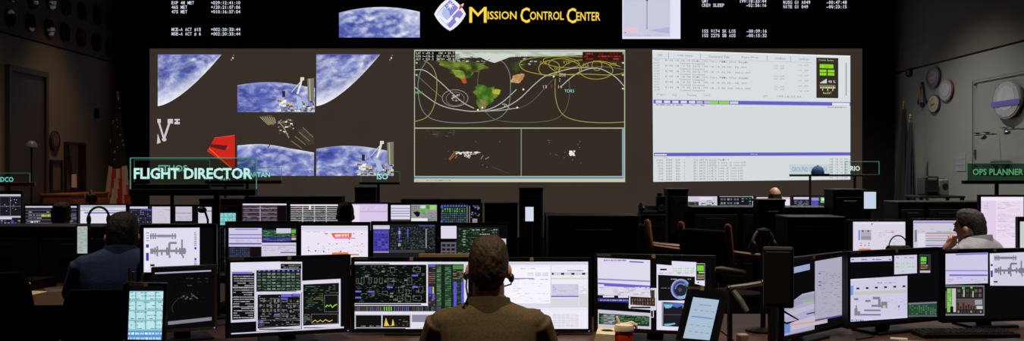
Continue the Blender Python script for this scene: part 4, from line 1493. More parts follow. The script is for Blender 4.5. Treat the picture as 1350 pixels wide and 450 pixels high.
monitor('dark green telemetry monitor with a blank white window, behind the man in suit', (578.5, 294, 672, 352), 7.4, 0, draw_R2d)

# row of smaller screens behind it
def draw_R3a(c):
    c.view(290, 255, 5)
    c.rect(146, 64, 440, 260, (40, 34, 44))
    c.rect(150, 69, 438, 79, (226, 218, 232))
    for k in range(9):
        c.rect(152, 84+k*13, 376, 88+k*13, (150, 142, 156) if k % 2 else (96, 66, 80))
    c.rect(262, 84, 268, 200, (170, 164, 176))
    c.words(154, 90, 374, 200, 12, (120, 112, 124), 0.6, 0.3)
    c.rect(378, 84, 436, 230, (14, 10, 14))
def draw_R3b(c):
    c.view(290, 255, 5)
    c.rect(460, 70, 782, 260, (44, 40, 46))
    c.rect(464, 74, 778, 84, (226, 222, 226))
    for k in range(8):
        c.rect(466, 92+k*14, 776, 97+k*14, (186, 184, 188))
    for x_ in (542, 620, 698):
        c.rect(x_, 86, x_+6, 200, (196, 194, 198))
    c.words(468, 100, 774, 198, 10, (84, 100, 88), 0.6, 0.4, 0.02, 0.08)
    c.rect(586, 78, 600, 108, (220, 220, 224))
    c.words(470, 86, 580, 92, 1, (130, 60, 60), 0.9, 0.9)
def draw_R3c(c):
    c.view(470, 255, 5)
    c.rect(-130, 66, 210, 260, (218, 198, 230))
    c.rect(-130, 68, 208, 74, (150, 130, 206))
    c.rect(-70, 78, 20, 240, (234, 224, 240))
    c.rect(22, 118, 204, 124, (190, 160, 206))
    c.words(30, 84, 200, 115, 3, (206, 184, 218), 0.5, 0.3)
def draw_R3d(c):
    c.view(470, 255, 5)
    c.rect(224, 78, 353, 176, (218, 216, 228))
    for y_ in (98, 116, 130, 148):
        c.rect(228, y_, 350, y_+5, (130, 124, 190))
    c.rect(224, 172, 353, 190, (80, 66, 60))
    c.rect(360, 76, 530, 200, (150, 148, 150))
    c.rect(420, 80, 456, 126, (84, 190, 60))
    c.rect(422, 80, 454, 100, (214, 212, 214))
    c.rect(460, 80, 482, 104, (60, 150, 50))
    c.rect(484, 80, 526, 108, (150, 214, 110))
    c.poly([(372, 125), (400, 118), (420, 126), (415, 150), (400, 158), (388, 145)], (20, 18, 20))
    c.words(430, 126, 526, 165, 4, (84, 84, 90), 0.6, 0.4)
    c.rect(360, 164, 468, 200, (230, 228, 234))
    c.cells(364, 82, 416, 118, 4, 3, [(80, 110, 84), (110, 116, 110)], 0.7, 0.6)
    c.cells(472, 168, 526, 192, 4, 2, [(96, 110, 96), (60, 64, 60)], 0.7, 0.6)
def draw_R3e(c):
    c.view(470, 255, 5)
    c.rect(550, 72, 726, 260, (26, 34, 36))
    c.cells(556, 78, 722, 90, 9, 1, [(110, 104, 210)], 0.6, 0.7)
    c.cells(560, 96, 720, 126, 10, 2, [(96, 170, 110), (60, 110, 76)], 0.5, 0.8)
    c.cells(556, 128, 722, 194, 12, 5, [(70, 90, 110), (60, 76, 76), (90, 110, 130)], 0.6, 0.6)
    c.disc(562, 90, 8, 8, (92, 80, 220), 10)
    c.disc(562, 186, 8, 8, (92, 80, 220), 10)
    c.rect(726, 80, 732, 200, (120, 120, 126))
    c.rect(742, 84, 748, 200, (120, 120, 126))
    c.speck(752, 80, 815, 180, 22, [(130, 130, 136), (90, 84, 170), (84, 96, 84)], (5, 16), 1.5)
    c.rect(764, 168, 796, 200, (140, 138, 146))
def draw_L1(c):
    c.view(160, 190, 3.75)
    c.rect(36, 305, 152, 420, (30, 28, 40))
    c.rect(42, 310, 130, 320, (206, 202, 220))
    c.cells(44, 324, 148, 410, 9, 9, [(60, 58, 90), (84, 80, 130), (44, 44, 60), (120, 116, 150)], 0.6, 0.5, 0.8)
    c.rect(100, 322, 150, 328, (80, 74, 180))
    c.rect(152, 310, 246, 420, (206, 200, 216))
    c.ring(195, 345, 14, 10, 1.5, (170, 164, 186))
    c.ring(198, 375, 22, 12, 1.5, (176, 170, 190))
    c.words(210, 322, 240, 330, 1, (150, 146, 170), 0.8)
def draw_L2(c):
    c.view(160, 190, 3.75)
    c.rect(266, 310, 349, 381, (200, 192, 212))
    c.rect(268, 340, 346, 344, (150, 140, 176))
    c.words(272, 350, 344, 376, 4, (176, 168, 190), 0.6, 0.4)
    c.rect(380, 312, 446, 392, (206, 204, 216))
    c.rect(410, 330, 446, 334, (90, 84, 160))
def draw_M1(c):
    c.view(0, 240, 4.5)
    c.rect(-110, 75, 126, 270, (28, 26, 34))
    c.rect(-110, 74, 124, 84, (206, 200, 222))
    c.grid(-64, 88, 124, 202, 3, 2, 3, (110, 106, 120))
    c.speck(24, 98, 112, 180, 10, [(220, 218, 226)], (3, 6))
    c.rect(-110, 204, 124, 212, (196, 190, 206))
    c.rect(0, 212, 70, 222, (214, 210, 226))
    c.cells(0, 224, 124, 265, 6, 3, [(84, 80, 140), (60, 56, 80), (150, 144, 160)], 0.6, 0.5, 0.8)
    c.rect(66, 236, 82, 258, (70, 76, 220))
def draw_M2(c):
    c.view(0, 240, 4.5)
    c.rect(146, 140, 470, 300, (30, 28, 38))
    c.rect(150, 144, 470, 153, (200, 194, 220))
    for k in range(5):
        c.rect(152, 166+k*19, 470, 170+k*19, (90, 86, 104))
    c.words(156, 170, 460, 260, 5, (130, 126, 140), 0.5, 0.35)
    c.words(245, 192, 300, 208, 1, (170, 190, 60), 0.95, 0.9, 0.1, 0.2)
    c.words(180, 232, 226, 244, 1, (190, 220, 230), 0.9, 0.8)
def draw_M3(c):
    c.view(90, 250, 4.09)
    c.rect(60, 84, 316, 230, (220, 218, 230))
    c.rect(64, 88, 312, 98, (160, 170, 196))
    c.rect(64, 112, 312, 116, (150, 160, 180))
    c.rect(88, 122, 312, 130, (130, 120, 196))
    c.words(70, 101, 306, 110, 1, (180, 184, 196), 0.6)
G3 = 'monitors'
monitor('monitor with white-ruled purple-black tables and a black side column', (316.5, 266.5, 380, 306), 11.0, 0, draw_R3a)
monitor('monitor with a dense white-ruled table grid, beside a dark-haired head', (381, 267, 447.5, 306), 11.0, 0, draw_R3b)
monitor('monitor showing a plain pink-lavender page beside a dark-haired head', (448, 267, 513, 306), 11.0, 0, draw_R3c)
monitor('monitor split between striped white log and green icons', (513.5, 267.5, 578, 306), 11.0, 0, draw_R3d)
monitor('monitor with blue corner dots and green-topped columns', (579, 267.5, 636, 306), 11.0, 0, draw_R3e)
monitor('monitor with dark window and white window of faint rings, below the signs', (168, 270, 228, 306), 10.8, 0, draw_L1)
monitor('monitor with two pale windows, a black cable crossing it, below the signs', (229.5, 270, 283, 306), 10.8, 0, draw_L2)
monitor('dark monitor with white squares grid under the wooden ledge of the ADCO sign', (-26, 252, 30, 302), 9.6, 0, draw_M1)
monitor('dark monitor with ruled rows and yellow-green text behind a silhouetted head', (31.5, 269, 103.5, 310), 10.2, 0, draw_M2)
monitor('plain white document monitor in front of the striped flag', (104, 269, 168, 308), 10.8, 0, draw_M3)

# far row by the projection screen
def draw_F1(c):
    c.view(840, 180, 2.647)
    c.rect(170, 205, 282, 290, (206, 200, 216))
    c.rect(178, 228, 215, 250, (60, 62, 60))
    c.speck(180, 226, 214, 246, 10, [(130, 140, 130), (30, 30, 30)], (3, 8))
    c.speck(220, 222, 276, 244, 26, [(110, 104, 120), (150, 190, 150), (70, 66, 84)], (3, 10), 2)
    c.rect(216, 213, 262, 222, (226, 222, 232))
def draw_F2(c):
    c.view(840, 180, 2.647)
    c.rect(283, 206, 406, 290, (190, 190, 204))
    c.rect(286, 211, 402, 241, (22, 24, 28))
    for k in range(3):
        c.cells(290+k*23, 213, 310+k*23, 240, 2, 2, [(130, 140, 150), (96, 104, 116)], 0.7, 0.5)
    c.cells(362, 213, 400, 240, 3, 3, [(60, 110, 76), (130, 140, 140)], 0.6, 0.4, 0.7)
def draw_F3(c):
    c.view(840, 180, 2.647)
    c.rect(413, 212, 540, 290, (228, 218, 232))
    c.rect(413, 212, 417, 290, (170, 60, 60))
    c.rect(413, 212, 540, 218, (206, 190, 210))
def draw_F4(c):
    c.view(840, 180, 2.647)
    c.rect(543, 208, 664, 290, (40, 40, 54))
    c.rect(546, 212, 600, 220, (206, 200, 226))
    c.rect(602, 214, 634, 224, (150, 140, 196))
    c.words(548, 224, 596, 243, 5, (120, 126, 136), 0.7, 0.5)
    c.rect(598, 226, 632, 242, (84, 80, 190))
    c.rect(640, 213, 662, 232, (120, 190, 100))
    c.rect(644, 216, 654, 224, (226, 240, 220))
monitor('small monitor with mixed white and grey windows under the command log', (903.5, 257.5, 947, 290), 13.5, 0, draw_F1, sticker=False, led=False)
monitor('small dark monitor with pale squares inside a white border', (947, 257.5, 994.5, 290), 13.5, 0, draw_F2, sticker=False, led=False)
monitor('small white monitor with a thin red edge behind the bald head', (995.5, 258.5, 1043, 290), 13.5, 0, draw_F3, sticker=False, led=False)
monitor('small monitor with blue and green windows under the GROUND CONTROL sign', (1044.5, 257.5, 1094, 290), 13.5, 0, draw_F4, sticker=False, led=False)

# right side, middle row
def draw_RR1(c):
    c.view(1110, 230, 4.092)
    c.rect(60, 255, 342, 500, (218, 212, 228))
    c.rect(66, 262, 330, 270, (226, 224, 240))
    c.rect(88, 302, 98, 356, (110, 150, 220))
    c.rect(102, 300, 158, 356, (176, 172, 186))
    for x_ in (107, 138):
        c.rect(x_, 303, x_+9, 310, (40, 36, 40))
    c.rect(104, 334, 156, 352, (150, 150, 156))
    c.cells(92, 366, 156, 390, 3, 2, [(150, 60, 70), (206, 196, 206)], 0.35, 0.35)
    c.rect(90, 402, 156, 500, (214, 110, 70))
    c.words(195, 300, 320, 400, 9, (196, 188, 204), 0.5, 0.35)
    c.rect(262, 310, 282, 315, (220, 110, 140))
    c.words(230, 310, 260, 316, 1, (150, 190, 140), 0.8)
    c.disc(162, 268, 4, 4, (60, 50, 70), 8)
def draw_RR2(c):
    c.view(1110, 230, 4.092)
    c.rect(384, 250, 760, 500, (206, 200, 216))
    c.rect(388, 255, 640, 264, (150, 140, 200))
    c.rect(392, 300, 404, 365, (120, 126, 150))
    c.words(410, 290, 636, 316, 2, (176, 190, 160), 0.5, 0.4)
    for y_, cl in ((316, (110, 110, 130)), (330, (200, 130, 150)), (345, (150, 146, 160)), (356, (110, 150, 120)), (370, (190, 186, 200)), (382, (80, 80, 150)), (396, (150, 150, 160))):
        c.rect(452, y_, 636, y_+4.5, cl)
    c.rect(408, 320, 448, 400, (220, 216, 228))
def draw_RR3(c):
    c.view(1110, 230, 4.092)
    c.rect(740, 120, 1000, 600, (234, 220, 240))
    c.rect(750, 128, 978, 142, (240, 234, 246))
    c.rect(750, 142, 832, 600, (226, 208, 234))
    c.words(836, 150, 960, 340, 24, (204, 186, 208), 0.7, 0.35, 0.1, 0.4)
    c.words(760, 150, 800, 190, 3, (190, 180, 206), 0.6, 0.4)
def draw_RR4(c):
    c.view(1110, 230, 4.092)
    c.rect(950, 255, 1400, 600, (200, 206, 206))
monitor('white monitor behind a brown handbag, with blue and orange margin blocks', (1116, 290, 1196, 336), 8.0, 0, draw_RR1)
monitor('monitor of coloured ruled lines in front of the grey-shirted person', (1201, 288.5, 1286, 336), 8.0, 0, draw_RR2)
monitor('tall portrait monitor with a pinkish white page beside the grey-shirted person', (1290, 257, 1352, 349), 7.6, 0, draw_RR3, sticker=False)
monitor('monitor with a plain pale grey-green page beside the tall portrait monitor', (1341, 286, 1420, 340), 6.9, 0, draw_RR4, sticker=False)

# ------------------------------------------------------------------ keyset panels
def keys(c, x0, y0, x1, y1, nx, ny, bg, key, band=None):
    c.rect(x0, y0, x1, y1, bg)
    c.cells(x0, y0, x1, y1*0.78+y0*0.22 if band else y1, nx, ny, [key, tuple(v-6 for v in key)], 0.84, 0.84)
    c.words(x0, y0, x1, y1*0.78+y0*0.22 if band else y1, ny*3, tuple(v*0.72 for v in bg), 0.5, 0.25, 0.03, 0.1)
    if band:
        c.rect(x0, y1*0.8+y0*0.2, x1, y1, band)
        c.words(x0, y1*0.8+y0*0.2, x1, y1, 2, (210, 226, 246), 0.8, 0.4, 0.05, 0.12)
def draw_K1(c):
    keys(c, 166, 384, 218, 450, 4, 4, (130, 190, 200), (190, 232, 236), (84, 150, 216))
def draw_K2(c):
    q = [(914, 392), (948, 396), (935.5, 449), (900.5, 446)]
    c.poly(q, (170, 190, 210))
    def K2(u, v):
        return tuple(q[0][i]+(q[1][i]-q[0][i])*u+(q[3][i]-q[0][i])*v for i in (0, 1))
    c.line([K2(0.3, 0.16), K2(0.75, 0.16)], 1.0, (120, 146, 184))
    c.line([K2(0.12, 0.46), K2(0.95, 0.46)], 1.3, (96, 132, 184))
    for v_ in (0.30, 0.66, 0.82):
        for u_ in (0.15, 0.38, 0.6, 0.82):
            c.line([K2(u_, v_), K2(u_+0.12, v_)], 1.0, (124, 150, 188))
def keyplain(col):
    def f(c):
        c.poly([(-900, -900), (2300, -900), (2300, 1300), (-900, 1300)], col)
    return f
def draw_K4(c):
    keys(c, 289, 280, 312, 300, 4, 3, (96, 170, 176), (140, 212, 212))
def draw_K5(c):
    keyplain((168, 180, 176))(c)
    c.words(103, 301, 115, 332, 14, (130, 150, 146), 0.7, 0.4, 0.1, 0.4)
monitor('cyan touch keypad panel with blue lower band beside the mostly black monitor', (166, 373, 219, 452), 3.95, 6, draw_K1, b=0.012, sticker=True, name='touch_keypad', cat='keypad', led=False, roll=2)
monitor('tilted pale blue touch keypad panel in front of the dial monitor', (899, 378, 953, 456), 3.85, -16, draw_K2, b=0.012, sticker=True, name='touch_keypad', cat='keypad', led=False, roll=12, pitch=-8)
monitor('small cyan touch keypad panel below the FLIGHT DIRECTOR sign', (289, 280, 312, 298), 10.62, 0, draw_K4, b=0.008, sticker=False, name='touch_keypad', cat='keypad', led=False)
monitor('narrow pale touch panel on black cabinet beside the blue-shirted person', (100.5, 297, 117.5, 336), 6.30, 0, draw_K5, b=0.008, sticker=False, name='touch_keypad', cat='keypad', led=False)
monitor('small white touch panel on a black tower under the world map', (691, 271.5, 705, 293.5), 10.05, 0, keyplain((208, 216, 234)), zdesk=0.0, b=0.012, sticker=False, name='touch_keypad', cat='keypad', led=False)
monitor('small white touch panel beside black tower under the RIO sign', (1136.5, 251, 1157, 277.5), 9.6, 0, keyplain((196, 212, 232)), zdesk=0.0, b=0.016, sticker=False, name='touch_keypad', cat='keypad', led=False)

# ------------------------------------------------------------------ consoles
def console(label, poly, back=None, z=DESK, name='console_desk', legs=None):
    cx = sum(p[0] for p in poly)/len(poly)
    cy = sum(p[1] for p in poly)/len(poly)
    t = thing(name, label, 'desk', (cx, cy, 0))
    q = [(p[0]-cx, p[1]-cy) for p in poly]
    MB().slab(q, z-0.035, z).build('worktop', M['wood'], t)
    ymin = min(p[1] for p in q)
    ymax = max(p[1] for p in q)
    xmin, xmax = min(p[0] for p in q), max(p[0] for p in q)
    # black edge band along the front polyline
    fr_ = [p for p in q if p[1] < (ymin+ymax)/2]
    eb = MB()
    for a, b in zip(fr_[:-1], fr_[1:]):
        va, vb = Vector((a[0], a[1], z-0.02)), Vector((b[0], b[1], z-0.02))
        dv = vb-va
        eb.box((va+vb)/2+Vector((0, -0.006, 0)), (dv.length+0.006, 0.012, 0.042), Matrix.Rotation(math.atan2(dv.y, dv.x), 3, 'Z'))
    eb.build('edge_band', M['black_matte'], t)
    MB().rbox(((xmin+xmax)/2, ymax-0.03, (z-0.035)/2), (xmax-xmin-0.06, 0.03, z-0.037), 0.004).build('back_panel', M['black_matte'], t)
    n = max(2, int((xmax-xmin)/1.2)+1)
    for k in range(n):
        x_ = xmin+0.04+(xmax-xmin-0.08)*k/(n-1)
        MB().rbox((x_, ymax-0.045-0.30, (z-0.037)/2), (0.03, 0.60, z-0.037), 0.004).build('side_panel', M['black_matte'], t)
    return t

console('brown-topped console desk in front of the suited man', [(-1.68, 3.66), (-1.25, 3.78), (-0.7, 4.02), (-0.1, 4.12), (0.45, 4.06), (0.95, 3.9), (0.95, 4.95), (-1.68, 4.95)])
console('brown-topped console desk holding the keyboard and turned monitor', [(0.96, 3.9), (1.35, 3.72), (1.9, 3.78), (2.7, 3.9), (3.3, 3.9), (3.3, 5.05), (0.96, 5.05)])
console('console desk under the orange-chart monitor row', [(-2.35, 6.89), (0.12, 6.89), (0.12, 7.9), (-2.35, 7.9)])
console('console desk under the monitors below the ISO sign', [(-4.45, 10.5), (-0.345, 10.5), (-0.345, 11.5), (-4.45, 11.5)])
console('console desk below the ADCO sign by the tan wall', [(-6.3, 9.0), (-5.3, 9.2), (-4.46, 9.9), (-4.46, 11.4), (-6.3, 11.4)])
console('console desk below the command log display', [(2.2, 13.0), (4.6, 13.0), (4.6, 14.0), (2.2, 14.0)])
console('console desk holding the brown handbag and portrait monitor', [(2.5, 7.1), (3.42, 7.1), (3.55, 6.6), (4.6, 6.6), (4.6, 8.4), (2.5, 8.4)])
console('paper-strewn brown desk beside the blue-shirted person', [(-3.75, 5.3), (-2.9, 5.35), (-1.62, 5.45), (-1.62, 6.42), (-3.75, 6.42)])

# black cabinets and monitor backs
def cabinet(label, px0, px1, pytop, d, depth=0.4, group=None, zbase=0.0, name='equipment_cabinet', rows=2, vents=True):
    xa, xb, zt_ = X(px0, d), X(px1, d), Z(pytop, d)
    w, h = xb-xa, zt_-zbase
    t = thing(name, label, 'cabinet', ((xa+xb)/2, d+depth/2, zbase), 0, group)
    MB().rbox((0, 0, (h-0.02)/2), (w-0.01, depth, h-0.02), 0.008).build('body', M['black_matte'], t)
    MB().rbox((0, 0, h-0.012), (w, depth+0.02, 0.024), 0.006).build('top_cap', M['black'], t)
    for k in range(rows):
        hh = (h-0.12)/rows
        MB().rbox((0, -depth/2-0.005, 0.05+hh*(k+0.5)), (w-0.05, 0.012, hh-0.02), 0.004).build('panel', M['black_matte'], t)
    MB().tube([(-w*0.2, -depth/2-0.012, h-0.12), (-w*0.2, -depth/2-0.03, h-0.12), (w*0.2, -depth/2-0.03, h-0.12), (w*0.2, -depth/2-0.012, h-0.12)], 0.005, 6).build('handle', M['black'], t)
    return t
gL = 'black cabinets behind the paper-strewn desk'
for (a, b), wh in zip(((-50, 50), (50, 150), (150, 242)), ('nearest the tan wall', 'carrying the wire headset', 'beside the station diagram monitor')):
    cabinet('low black cabinet behind the paper-strewn desk, '+wh, a, b, 298.5, 6.5, 0.35, gL)
cabinet('wide black console back below the world map display', 722, 843, 284.5, 8.2, 0.5)
cabinet('black cabinet beside the black tower with a white touch panel', 638, 683, 268, 10.6, 0.4)
cabinet('tall narrow black tower below the world map, white touch panel before it', 684, 716.5, 248, 10.25, 0.3)
cabinet('low black cabinet between the white-paneled tower and the wide console back', 717, 732, 282, 9.4, 0.3)
cabinet('tall narrow black tower below the command log display', 880, 908, 249, 10.3, 0.3)
cabinet('black cabinet beside the tall tower, small loudspeakers on top', 845, 879, 283, 9.8, 0.3)
gM = 'black console backs below the command log'
for (a, b), wh in zip(((912, 975), (976, 1041), (1042, 1095)), ('beside the tall narrow tower', 'behind the square black tower', 'beside the broad RIO tower')):
    cabinet('waist-high black console back below the command log, '+wh, a, b, 273, 10.2, 0.4, gM)
cabinet('square black tower in front of the red-edged white monitor', 1000, 1036, 263, 9.6, 0.25)
cabinet('broad black tower below the RIO sign', 1098, 1141, 249.5, 9.85, 0.3)
gR = 'black cabinets below the OPS PLANNER sign'
for (a, b), wh in zip(((1184, 1220), (1221, 1271), (1272, 1320)), ('in front of the furled flags', 'in front of the office machines', 'beside the OPS PLANNER post')):
    cabinet('black cabinet before the grey wall, '+wh, a, b, 266, 10.2, 0.4, gR)
cabinet('black console back behind the dark keypad box', 1038, 1114, 286, 8.6, 0.4)
cabinet('long black console top rail behind ruled-table monitors', 322, 450, 259, 11.65, 0.3)
cabinet('black console top rail behind the green-icon monitor', 528, 634, 263, 11.65, 0.3)
cabinet('black box under the ISO sign', 467, 496, 247, 11.7, 0.3)
cabinet('black cabinet under the PAO sign', 262, 318, 262, 11.7, 0.3)

# small loudspeakers on the cabinet
sp = thing('loudspeaker', 'small black loudspeaker on cabinet beside the tall narrow tower', 'speaker', (X(872, 9.9), 9.95, Z(283, 9.8)))
MB().rbox((0, 0, 0.09), (0.09, 0.1, 0.18), 0.01).build('body', M['black'], sp)
MB().lathe([(0.032, 0), (0.03, 0.004), (0.012, 0.001), (0.0005, 0.003)], 16).build('cone', M['grey'], sp).matrix_local = Matrix.Translation((0, -0.05, 0.06)) @ Matrix.Rotation(R(90), 4, 'X')
MB().rbox((-0.01, 0.01, 0.195), (0.05, 0.05, 0.03), 0.008).build('top_knob', M['black'], sp)
sp2 = thing('desk_telephone', 'black desk telephone on cabinet beside the small loudspeaker', 'telephone', (X(855, 9.9), 9.93, Z(283, 9.8)))
MB().add([(-0.09, -0.08, 0), (0.09, -0.08, 0), (0.09, 0.08, 0), (-0.09, 0.08, 0), (-0.09, -0.08, 0.02), (0.09, -0.08, 0.02), (0.09, 0.08, 0.08), (-0.09, 0.08, 0.08)], [(0, 3, 2, 1), (4, 5, 6, 7), (0, 1, 5, 4), (1, 2, 6, 5), (2, 3, 7, 6), (3, 0, 4, 7)]).build('base', M['black'], sp2)
MB().tube([(-0.06, -0.06, 0.05), (-0.06, -0.04, 0.075), (-0.06, 0.04, 0.1), (-0.06, 0.07, 0.095)], [0.022, 0.014, 0.014, 0.022], 8).build('handset', M['black'], sp2)

# ------------------------------------------------------------------ name signs
M['sign_edge'] = emis('edge_lit_acrylic', (72, 136, 116), 1.0, False)
M['sign_edge_dim'] = emis('edge_lit_acrylic_dim', (56, 104, 90), 1.0, False)
def sign(text, panel, trect, base, d, col, postx=None, zfoot=DESK, edge='sign_edge', ledge='black', label=None, et=0.0045, off=0.02, pane='glass_clear'):
    cx = X((panel[0]+panel[2])/2, d)
    t = thing('name_sign', label, 'sign', (cx, d, zfoot), 0, 'edge-lit name signs on posts')
    w = X(panel[2], d)-X(panel[0], d)
    za, zb_ = Z(panel[3], d)-zfoot, Z(panel[1], d)-zfoot
    MB().box((0, 0, (za+zb_)/2), (w, 0.008, zb_-za)).build('panel', M[pane], t)
    e = MB()
    e.box((0, 0, zb_), (w, 0.009, et))
    e.box((-w/2, 0, (za+zb_)/2), (et*0.7, 0.009, zb_-za))
    e.box((w/2, 0, (za+zb_)/2), (et*0.7, 0.009, zb_-za))
    e.build('panel_edge', M[edge], t)
    V, Fc, b = text_shape(text, off)
    x0, x1, z0, z1 = X(trect[0], d)-cx, X(trect[2], d)-cx, Z(trect[3], d)-zfoot, Z(trect[1], d)-zfoot
    lt = MB().add([(x0+(x-b[0])/(b[2]-b[0])*(x1-x0), -0.006, z0+(y-b[1])/(b[3]-b[1])*(z1-z0)) for x, y in V], Fc)
    km = 'lettering_%d_%d_%d' % col
    if km not in M:
        M[km] = emis(km, col, 1.0, False)
    lt.build('lettering', M[km], t)
    bx0, bx1 = X(base[0], d)-cx, X(base[2], d)-cx
    bz0, bz1 = Z(base[3], d)-zfoot, Z(base[1], d)-zfoot
    MB().rbox(((bx0+bx1)/2, 0, (bz0+bz1)/2), (bx1-bx0, 0.05, bz1-bz0), 0.004).build('base_bar', M[ledge], t)
    pxx = X(postx, d)-cx if postx else 0.0
    MB().tube([(pxx, 0.0, 0.0), (pxx, 0.0, bz0)], 0.016, 10).build('post', M['black'], t)
    MB().lathe([(0.07, 0), (0.07, 0.008), (0.02, 0.014)], 16, (pxx, 0, 0)).build('foot', M['black'], t)
    return t
TEAL = (176, 236, 226)
sign('FLIGHT DIRECTOR', (172, 208.5, 338, 249.5), (177, 221.5, 333, 236.3), (172, 249.5, 338, 258), 4.92, (190, 240, 232), 286, label='large edge-lit glass sign reading FLIGHT DIRECTOR', pane='glass_tint', off=0.03)
sign('ETHOS', (177, 211, 276.5, 240), (209, 217.8, 247, 226.8), (178, 243, 277, 251), 8.3, (150, 206, 196), 227, zfoot=0.0, edge='sign_edge_dim', label='glass name sign reading ETHOS')
sign('SPARTAN', (300, 221.2, 371.5, 238), (320, 227.2, 356, 233.8), (271, 238, 371, 242.5), 11.25, (150, 216, 206), 326, edge='sign_edge_dim', label='glass name sign reading SPARTAN', off=0.02)
sign('PAO', (272, 229, 322, 243), (290.6, 234.6, 303.6, 239.6), (272, 243, 322, 246.5), 13.0, (130, 190, 180), 297, zfoot=0.0, edge='sign_edge_dim', label='glass name sign reading PAO')
sign('ISO', (476, 226.5, 527, 240), (497, 229, 511.5, 236.8), (474, 240.4, 527, 243.5), 11.3, (156, 220, 214), 499, edge='sign_edge_dim', label='glass name sign reading ISO')
sign('ADCO', (-24, 228.4, 39.5, 240.5), (-5, 233.6, 18, 240), (-26, 240.5, 47, 245.5), 10.8, (90, 206, 196), 12, edge='sign_edge_dim', ledge='armwood', label='glass name sign reading ADCO on a wooden ledge')
sign('RIO', (1114, 213.3, 1159, 230), (1121, 219, 1133.5, 225.4), (1094, 230, 1159, 232.8), 10.8, (214, 236, 232), 1127, zfoot=0.0, label='glass name sign reading RIO')
sign('GROUND CONTROL', (1041, 217, 1097, 230), (1043.5, 220.3, 1091, 226.4), (1041, 230, 1112, 232.8), 13.3, (132, 166, 206), 1068, edge='glass_clear', label='glass name sign reading GROUND CONTROL')
sign('OPS PLANNER', (1275, 215.5, 1362, 238), (1282, 222.6, 1348.5, 231.2), (1269, 238, 1366, 242.8), 7.9, (78, 150, 104), 1314, edge='sign_edge_dim', label='glass name sign reading OPS PLANNER', pane='glass_dark')

# blue cap on the ground control sign
cp = thing('baseball_cap', 'dark blue cap resting on the GROUND CONTROL sign', 'cap', (X(1078, 13.3), 13.3, Z(230, 13.3)))
M['cap'] = mat('blue_cap_cloth', (24, 66, 120), 0.8, var=0.4, scale=14)
dm = MB()
dm.lathe([(0.085, 0.0), (0.088, 0.03), (0.075, 0.075), (0.045, 0.105), (0.005, 0.115)], 16)
dm.build('crown', M['cap'], cp, True)
MB().slab([(0.03, -0.085), (0.075, -0.07), (0.14, -0.05), (0.16, 0.0), (0.14, 0.05), (0.075, 0.07), (0.03, 0.085)], 0.0, 0.008).build('brim', M['black'], cp)
MB().ell((0, 0, 0.117), (0.012, 0.012, 0.008), 8, 6).build('button', M['black'], cp)

# ------------------------------------------------------------------ chairs
def chair(label, x, y, yaw, arm='black', seat=0.45, back=0.95, group=None, w=0.48):
    t = thing('office_chair', label, 'chair', (x, y, 0), R(yaw), group)
    MB().rbox((0, 0, seat-0.04), (w, 0.46, 0.08), 0.03, 3).build('seat', M['fabric_black'], t, True)
    bk = MB()
    rings = []
    for k in range(9):
        u = k/8
        z_ = seat+0.12+(back-seat-0.12)*u
        yy = -0.22-0.05*u+0.02*math.sin(math.pi*u)
        ww = (w*0.46)*(0.9+0.12*math.sin(math.pi*min(1, u*1.1)))*(1.0 if k < 8 else 0.86)
        ring = []
        for a in range(16):
            an = 2*math.pi*a/16
            ca, sa = math.cos(an), math.sin(an)
            ring.append((ww*math.copysign(abs(ca)**0.5, ca), yy+0.035*math.copysign(abs(sa)**0.6, sa)+0.03*abs(ca)**2, z_))
        rings.append(ring)
    bk.loft(rings)
    bk.build('backrest', M['fabric_black'], t, True)
    MB().tube([(0, -0.15, seat-0.07), (0, -0.27, seat-0.03), (0, -0.28, seat+0.2)], 0.022, 8).build('back_support', M['black'], t)
    MB().tube([(0, 0, 0.1), (0, 0, seat-0.07)], 0.028, 12).build('column', M['black'], t)
    for s_ in (-1, 1):
        m_ = M['armwood'] if arm == 'wood' else M['black']
        if arm == 'wood':
            MB().tube([(s_*w*0.5, -0.16, seat-0.05), (s_*w*0.55, -0.2, seat+0.12), (s_*w*0.55, -0.17, seat+0.2), (s_*w*0.55, 0.0, seat+0.215), (s_*w*0.55, 0.14, seat+0.2), (s_*w*0.54, 0.17, seat+0.1), (s_*w*0.5, 0.13, seat-0.05)], 0.024, 8).build('armrest', m_, t, True)
        else:
            ar = MB()
            ar.rbox((s_*w*0.55, 0.0, seat+0.2), (0.06, 0.26, 0.03), 0.012)
            ar.tube([(s_*w*0.42, 0, seat-0.06), (s_*w*0.55, 0, seat-0.02), (s_*w*0.55, 0, seat+0.19)], 0.014, 8)
            ar.build('armrest', m_, t)
    for k in range(5):
        a = 2*math.pi*k/5+0.3
        MB().tube([(0, 0, 0.11), (0.27*math.cos(a), 0.27*math.sin(a), 0.075)], [0.026, 0.015], 8).build('leg', M['black'], t)
        MB().ell((0.27*math.cos(a), 0.27*math.sin(a), 0.032), (0.024, 0.024, 0.032), 10, 6).build('caster', M['black'], t)
    return t

